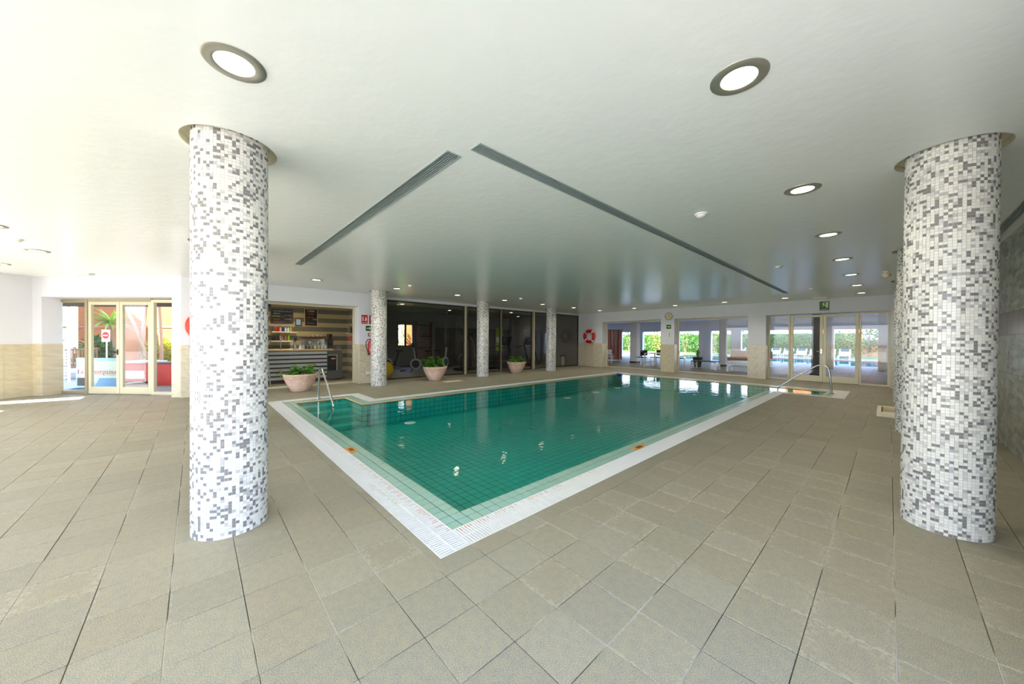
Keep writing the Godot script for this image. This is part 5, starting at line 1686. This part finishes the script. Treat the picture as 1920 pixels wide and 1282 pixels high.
	fan_palm("leaning pale palm trunk crossing the second door leaf", along(-3.15, -5.5), Vector3(-1.45, 4.6, -1.4), 30, 0.7, Color(0.25, 0.38, 0.07))
	fan_palm("upright pale palm trunk behind the second door leaf", along(-3.85, -5.6), Vector3(0.3, 4.9, 0.6), 30, 0.7, Color(0.25, 0.38, 0.07))
	fan_palm("palm trunk behind the narrow side light", along(-2.78, -5.5), Vector3(-0.2, 4.4, 0.35), 30, 0.7, Color(0.25, 0.38, 0.07))
	shrub("terrace_shrub", "dark bushy shrub behind the advertising board", "shrub", along(-4.2, -4.5), Vector3(1.0, 1.2, 0.9), 520, 0.2, grn, "shrubs outside the entrance")
	shrub("terrace_shrub", "dark shrub behind the wicker chairs", "shrub", along(-5.6, -5.6), Vector3(1.1, 1.4, 1.0), 520, 0.22, grn, "shrubs outside the entrance")
	shrub("terrace_shrub", "bright yellow shrub behind the second door leaf", "shrub", along(-4.1, -6.7), Vector3(1.2, 1.35, 1.0), 560, 0.2, yel, "shrubs outside the entrance")
	shrub("terrace_shrub", "bright yellow shrub behind the narrow side light", "shrub", along(-2.6, -6.6), Vector3(1.1, 1.4, 1.0), 560, 0.2, yel, "shrubs outside the entrance")
	shrub("terrace_shrub", "tall yellow bush at the right of the narrow side light", "shrub", along(-2.9, -8.1), Vector3(1.1, 2.8, 1.0), 560, 0.25, yel, "shrubs outside the entrance")
	# big paddle leaves behind the side light
	var bp := thing("paddle_leaf_plant", "plant with large dark paddle leaves behind the side light", "plant", along(-5.6, -4.1))
	var lm := MB.new()
	lm.leaf(Vector3.ZERO, Vector3(0.6, 0.8, 0).normalized(), Vector3.UP, 1.1, 0.34, 0.35, 0.15, 6)
	var one := lm.done()
	for i in 11:
		part("leaf", one, M.leaf_green if i % 3 else M.leaf_bright, bp, Vector3(0, 0.5 + 0.12 * i, 0), Basis(Vector3.UP, 2.4 * i) * Basis(Vector3.BACK, 0.1 * (i % 3)))
	tb("stem", [Vector3(0, -0.03, 0), Vector3(0, 1.9, 0)], 0.05, M.leaf_dark, bp)
	# orange house wall behind
	var hw := thing("orange_house", "orange rendered house wall behind the entrance garden", "house", along(-6.5, -9.3), a)
	bx("wall", Vector3(-5.0, -0.03, -3), Vector3(6.0, 6.0, 0), M.render_orange, hw, 0.0)
	bx("cornice", Vector3(-5.1, 6.0, -3.1), Vector3(6.1, 6.25, 0.15), M.salmon, hw)
	bx("string_course", Vector3(-5.0, 1.9, 0.0), Vector3(6.0, 1.98, 0.03), M.salmon, hw)
	# shrubs and wall seen through the gym back window
	shrub("gym_garden_shrub", "sunlit yellow shrub outside the gym back window", "shrub", Vector3(9.0, -0.03, -20.6), Vector3(1.6, 2.9, 1.4), 600, 0.2, yel)
	var gw := thing("salmon_garden_wall", "sunlit salmon wall outside the gym back window", "wall", Vector3(10.8, 0, -20.8), -0.6)
	bx("wall", Vector3(-0.9, -0.05, -0.15), Vector3(1.4, 3.2, 0.15), M.render_orange, gw)
	bx("coping", Vector3(-0.95, 3.2, -0.2), Vector3(1.45, 3.28, 0.2), M.salmon, gw)

# ---------------------------------------------------------------- things in the pool hall
func planter(at: Vector3, label: String, seed_: int, n: int, tall: float) -> void:
	var p := thing("planter_bowl", label, "planter", at, 0.0, "terracotta bowls along the glass")
	lt("bowl", [Vector2(0, 0), Vector2(0.20, 0), Vector2(0.215, 0.01), Vector2(0.30, 0.17), Vector2(0.365, 0.31), Vector2(0.395, 0.41), Vector2(0.412, 0.425), Vector2(0.414, 0.455), Vector2(0.40, 0.465), Vector2(0.37, 0.455), Vector2(0.35, 0.40)], M.terracotta, p, Vector3.ZERO, 48)
	lt("soil", [Vector2(0.0, 0.405), Vector2(0.36, 0.40)], M.soil, p, Vector3.ZERO, 32)
	var r := RandomNumberGenerator.new()
	r.seed = seed_
	var lm := MB.new()
	lm.leaf(Vector3.ZERO, Vector3(1, 0.1, 0).normalized(), Vector3.UP, 0.165, 0.135, 0.35, 0.25, 5)
	var one := lm.done()
	var stems := MB.new()
	for k in n:
		var ang := r.randf() * TAU
		var rad := r.randf_range(0.03, 0.30)
		var foot := Vector3(cos(ang) * rad, 0.40, sin(ang) * rad)
		var hi := tall * r.randf_range(0.3, 1.0) * (1.0 - rad * 1.2)
		var tip := foot + Vector3(cos(ang) * 0.10, hi, sin(ang) * 0.10)
		stems.tube([foot, (foot + tip) / 2 + Vector3(0, 0.02, 0), tip], 0.006, 5)
		for q in 4:
			var at2 := foot.lerp(tip, 0.35 + 0.65 * q / 3.0)
			var s := r.randf_range(0.7, 1.25)
			part("leaf", one, [M.leaf_green, M.leaf_bright, M.leaf_green, M.leaf_dark][r.randi() % 4], p, at2, (Basis(Vector3.UP, ang + r.randf_range(-1.6, 1.6)) * Basis(Vector3.BACK, r.randf_range(-0.3, 0.6))).scaled(Vector3.ONE * s))
	part("stems", stems.done(), M.leaf_dark, p)

func handrail(at: Vector3, dir: float, h: float, label: String) -> void:
	# profile in the plane of x: post at z = 0, slope towards dir * z
	var r := thing("pool_handrail", label, "handrail", at, 0.0, "steel handrails at the pool steps")
	var pts := [Vector3(0, 0.0, 0), Vector3(0, h * 0.45, dir * 0.03), Vector3(0, h * 0.80, dir * 0.06), Vector3(0, h * 0.92, dir * 0.09), Vector3(0, h * 0.985, dir * 0.15), Vector3(0, h, dir * 0.23), Vector3(0, h * 0.97, dir * 0.32)]
	pts += [Vector3(0, h * 0.5, dir * 0.78), Vector3(0, 0.06, dir * 1.16), Vector3(0, 0.02, dir * 1.19), Vector3(0, -0.03, dir * 1.18), Vector3(0, -0.22, dir * 0.95), Vector3(0, -0.46, dir * 0.93)]
	tb("rail_tube", pts, 0.021, M.steel, r, 12)
	lt("flange", [Vector2(0.022, 0.022), Vector2(0.045, 0.016), Vector2(0.05, 0.0)], M.steel, r, Vector3(0, 0.0, 0), 20)
	lt("rust_ring", [Vector2(0.049, 0.006), Vector2(0.062, 0.003), Vector2(0.064, 0.0)], M.rust, r, Vector3(0, 0.0, 0), 20)

func lifebuoy(at: Vector3, turn: float, mat: Material, label: String) -> void:
	var l := thing("lifebuoy", label, "lifebuoy", at, turn, "lifebuoys on the walls")
	var m := MB.new()
	m.torus(0.285, 0.085, 0, TAU, 48, 16)
	part("ring", m.done(), mat, l)
	for k in 4:
		var b := MB.new()
		var a := PI / 4 + PI / 2 * k
		b.torus(0.285, 0.0875, a - 0.13, a + 0.13, 5, 16)
		part("white_band", b.done(), M.white, l)
		tb("rope", arc(Vector3(0, 0, 0.02), Vector3.RIGHT, Vector3.UP, 0.385, a + 0.1, a + PI / 2 - 0.1, 8), 0.008, M.cream, l, 6)
	bx("hook", Vector3(-0.015, -0.02, -0.085), Vector3(0.015, 0.22, -0.07), M.steel, l)
	bx("hook_tip", Vector3(-0.015, 0.17, -0.085), Vector3(0.015, 0.2, 0.1), M.steel, l)

func arrow_plate(at: Vector3, turn: float, w: float, h: float, label: String) -> void:
	var s := thing("exit_arrow_sign", label, "sign", at, turn, "green exit arrow signs")
	bx("plate", Vector3(-w / 2, -h / 2, 0), Vector3(w / 2, h / 2, 0.006), M.green_sign, s, 0.001)
	var m := MB.new()
	var k := w * 0.36
	m.prism(PackedVector2Array([Vector2(-k, -k * 0.22), Vector2(k * 0.1, -k * 0.22), Vector2(k * 0.1, -k * 0.7), Vector2(k, 0), Vector2(k * 0.1, k * 0.7), Vector2(k * 0.1, k * 0.22), Vector2(-k, k * 0.22)]), 0.002, Transform3D(Basis.IDENTITY, Vector3(0, 0, 0.006)))
	part("arrow", m.done(), M.photo_cream, s)

func pool_hall_things() -> void:
	planter(Vector3(2.07, 0, -10.66), "terracotta bowl with leafy plant in front of the bar window", 5, 22, 0.34)
	planter(Vector3(6.08, 0, -10.56), "terracotta bowl with plant in front of the wide gym window", 8, 17, 0.50)
	planter(Vector3(10.08, 0, -10.72), "terracotta bowl with low plant between the two farther columns", 12, 15, 0.30)
	handrail(Vector3(2.12, -0.008, -9.0), 1.0, 0.72, "steel handrail at the steps beside the bar")
	handrail(Vector3(12.75, -0.008, -1.04), -1.0, 0.76, "steel handrail at the steps before the end doors")
	lifebuoy(Vector3(15.45, 1.60, -10.78), -PI / 2, M.red, "red lifebuoy with white bands on the end wall")
	lifebuoy(Vector3(0.19, 1.68, -11.03), 0.0, M.orange_red, "orange lifebuoy on the bar wall, half hidden by the sunlit column")
	# clock
	var c := thing("wall_clock", "round white wall clock on the pier between the end windows", "clock", Vector3(15.53, 2.475, -6.63), -PI / 2)
	lt("rim", [Vector2(0.165, 0), Vector2(0.168, 0.03), Vector2(0.158, 0.042), Vector2(0.148, 0.034)], M.steel, c, Vector3.ZERO, 36, Basis(Vector3.RIGHT, PI / 2))
	lt("dial", [Vector2(0.15, 0.026), Vector2(0, 0.026)], M.cream, c, Vector3.ZERO, 36, Basis(Vector3.RIGHT, PI / 2))
	for k in 12:
		var a := TAU * k / 12.0
		part("hour_mark", cb(Vector3(0.008, 0.026 if k % 3 else 0.036, 0.003), 0.0), M.black, c, Vector3(sin(a) * 0.122, cos(a) * 0.122, 0.028), Basis(Vector3.BACK, -a))
	var hh := TAU * (4.0 / 12.0)
	part("hour_hand", cb(Vector3(0.012, 0.075, 0.003), 0.0), M.black, c, Vector3(sin(hh) * 0.033, cos(hh) * 0.033, 0.031), Basis(Vector3.BACK, -hh))
	part("minute_hand", cb(Vector3(0.009, 0.11, 0.003), 0.0), M.black, c, Vector3(sin(-0.1) * 0.05, cos(-0.1) * 0.05, 0.033), Basis(Vector3.BACK, 0.1))
	arrow_plate(Vector3(15.545, 2.015, -6.64), -PI / 2, 0.2, 0.18, "green exit arrow sign under the wall clock")
	var th := thing("wall_thermometer", "small white thermometer below the green arrow under the clock", "thermometer", Vector3(15.545, 1.66, -6.60), -PI / 2)
	bx("plate", Vector3(-0.06, -0.11, 0), Vector3(0.06, 0.11, 0.008), M.white, th)
	bx("scale", Vector3(-0.01, -0.06, 0.008), Vector3(0.01, 0.09, 0.012), M.dark_grey, th)
	lt("bulb", [Vector2(0, 0.0), Vector2(0.02, 0.006), Vector2(0, 0.014)], M.mid_grey, th, Vector3(0, -0.07, 0.008), 12, Basis(Vector3.RIGHT, PI / 2))
	# exit sign with running figure
	var ex := thing("exit_sign", "green running figure exit sign above the end doors", "sign", Vector3(15.545, 2.595, -1.48), -PI / 2)
	bx("plate", Vector3(-0.12, -0.145, 0), Vector3(0.12, 0.145, 0.008), M.green_sign, ex)
	bx("doorway", Vector3(0.03, -0.06, 0.008), Vector3(0.10, 0.125, 0.011), M.photo_cream, ex)
	var fg := MB.new()
	fg.prism(PackedVector2Array([Vector2(-0.04, 0.07), Vector2(0.0, 0.075), Vector2(0.005, 0.02), Vector2(0.04, -0.02), Vector2(0.03, -0.035), Vector2(-0.01, -0.005), Vector2(-0.03, -0.045), Vector2(-0.075, -0.045), Vector2(-0.075, -0.03), Vector2(-0.04, -0.025), Vector2(-0.03, 0.02), Vector2(-0.06, 0.045), Vector2(-0.085, 0.03), Vector2(-0.09, 0.045), Vector2(-0.06, 0.07)]), 0.003, Transform3D(Basis.IDENTITY, Vector3(0, 0.02, 0.008)))
	part("figure", fg.done(), M.photo_cream, ex)
	lt("figure_head", [Vector2(0.018, 0), Vector2(0.018, 0.003), Vector2(0, 0.003)], M.photo_cream, ex, Vector3(-0.01, 0.115, 0.008), 14, Basis(Vector3.RIGHT, PI / 2))
	scribble(ex, -0.085, 0.085, -0.105, 0.032, M.photo_cream, 12, 0.009)
	# fire corner
	var fh := thing("fire_hose_sign", "red fire equipment sign with white symbols beside the bar window", "sign", Vector3(3.91, 2.01, -11.128))
	bx("plate", Vector3(-0.095, -0.14, 0), Vector3(0.095, 0.14, 0.006), M.red, fh, 0.001)
	bx("symbol", Vector3(-0.065, -0.05, 0.006), Vector3(-0.03, 0.09, 0.008), M.white, fh)
	var fm := MB.new()
	fm.prism(PackedVector2Array([Vector2(0.0, -0.05), Vector2(0.055, -0.05), Vector2(0.07, 0.0), Vector2(0.05, 0.09), Vector2(0.03, 0.09), Vector2(0.02, 0.02)]), 0.002, Transform3D(Basis.IDENTITY, Vector3(0, 0, 0.006)))
	part("flame_symbol", fm.done(), M.white, fh)
	scribble(fh, -0.075, 0.075, -0.105, 0.02, M.white, 13, 0.007)
	var f2 := thing("fire_alarm_sign", "second red fire sign partly hidden by the far column", "sign", Vector3(4.15, 2.01, -11.128))
	bx("plate", Vector3(-0.095, -0.14, 0), Vector3(0.095, 0.14, 0.006), M.red, f2, 0.001)
	bx("symbol", Vector3(-0.05, -0.05, 0.006), Vector3(0.05, 0.08, 0.008), M.white, f2)
	arrow_plate(Vector3(4.05, 1.735, -11.128), 0.0, 0.2, 0.16, "green exit arrow sign below the red fire signs")
	var ab := thing("alarm_call_point", "small red alarm call point above the fire extinguisher", "alarm button", Vector3(4.07, 1.53, -11.128))
	bx("box", Vector3(-0.05, -0.05, 0), Vector3(0.05, 0.05, 0.045), M.red, ab)
	bx("window", Vector3(-0.03, -0.03, 0.045), Vector3(0.03, 0.03, 0.048), M.white, ab)
	var fe := thing("fire_extinguisher", "red fire extinguisher with black hose on the bar wall", "fire extinguisher", Vector3(4.07, 0.90, -11.03))
	lt("cylinder", [Vector2(0, 0), Vector2(0.08, 0), Vector2(0.085, 0.02), Vector2(0.085, 0.36), Vector2(0.07, 0.41), Vector2(0.03, 0.44), Vector2(0.025, 0.46)], M.red, fe, Vector3.ZERO, 28)
	lt("base_ring", [Vector2(0.088, 0.0), Vector2(0.088, 0.045), Vector2(0.08, 0.045)], M.black, fe, Vector3.ZERO, 28)
	bx("paper_label", Vector3(-0.05, 0.12, 0.076), Vector3(0.05, 0.2, 0.088), M.white, fe)
	bx("valve", Vector3(-0.035, 0.46, -0.02), Vector3(0.06, 0.50, 0.02), M.black, fe)
	tb("hose", [Vector3(-0.03, 0.48, 0), Vector3(-0.10, 0.48, 0.02), Vector3(-0.15, 0.40, 0.02), Vector3(-0.15, 0.26, 0.02), Vector3(-0.10, 0.10, 0.03), Vector3(-0.085, 0.02, 0.03)], 0.012, M.black, fe, 8)
	bx("bracket", Vector3(-0.03, 0.3, -0.098), Vector3(0.03, 0.42, -0.08), M.steel, fe)
	var so := thing("wall_socket", "white socket box low on the bar wall by the far column", "socket", Vector3(4.05, 0.325, -11.118))
	bx("box", Vector3(-0.09, -0.04, 0), Vector3(0.09, 0.04, 0.05), M.white, so)
	for s in [-0.045, 0.045]:
		bx("cover", Vector3(s - 0.035, -0.03, 0.05), Vector3(s + 0.035, 0.03, 0.058), M.cream, so)
	# flush lid in the deck and tiled foot basin
	var lid := thing("deck_hatch", "pale flush hatch in the deck before the middle far column", "hatch", Vector3(6.35, 0, -9.84))
	bx("plate", Vector3(-0.34, -0.004, -0.13), Vector3(0.34, 0.005, 0.13), M.cream, lid, 0.001)
	for s in [-0.28, 0.28]:
		bx("grip", Vector3(s - 0.03, 0.005, -0.015), Vector3(s + 0.03, 0.007, 0.015), M.mid_grey, lid)
	var fb := thing("foot_basin", "low cream tiled foot basin beside the mosaic columns", "basin", Vector3(9.95, 0, 0.12))
	for q in [[-0.48, -0.27, 0.48, -0.21], [-0.48, 0.21, 0.48, 0.27], [-0.48, -0.21, -0.42, 0.21], [0.42, -0.21, 0.48, 0.21]]:
		bx("rim", Vector3(q[0], 0, q[1]), Vector3(q[2], 0.09, q[3]), M.cream, fb)
	bx("tray", Vector3(-0.42, 0, -0.21), Vector3(0.42, 0.012, 0.21), M.beige_marble, fb)
	lt("drain", [Vector2(0.05, 0), Vector2(0.05, 0.004), Vector2(0, 0.004)], M.steel, fb, Vector3(0, 0.012, 0), 16)
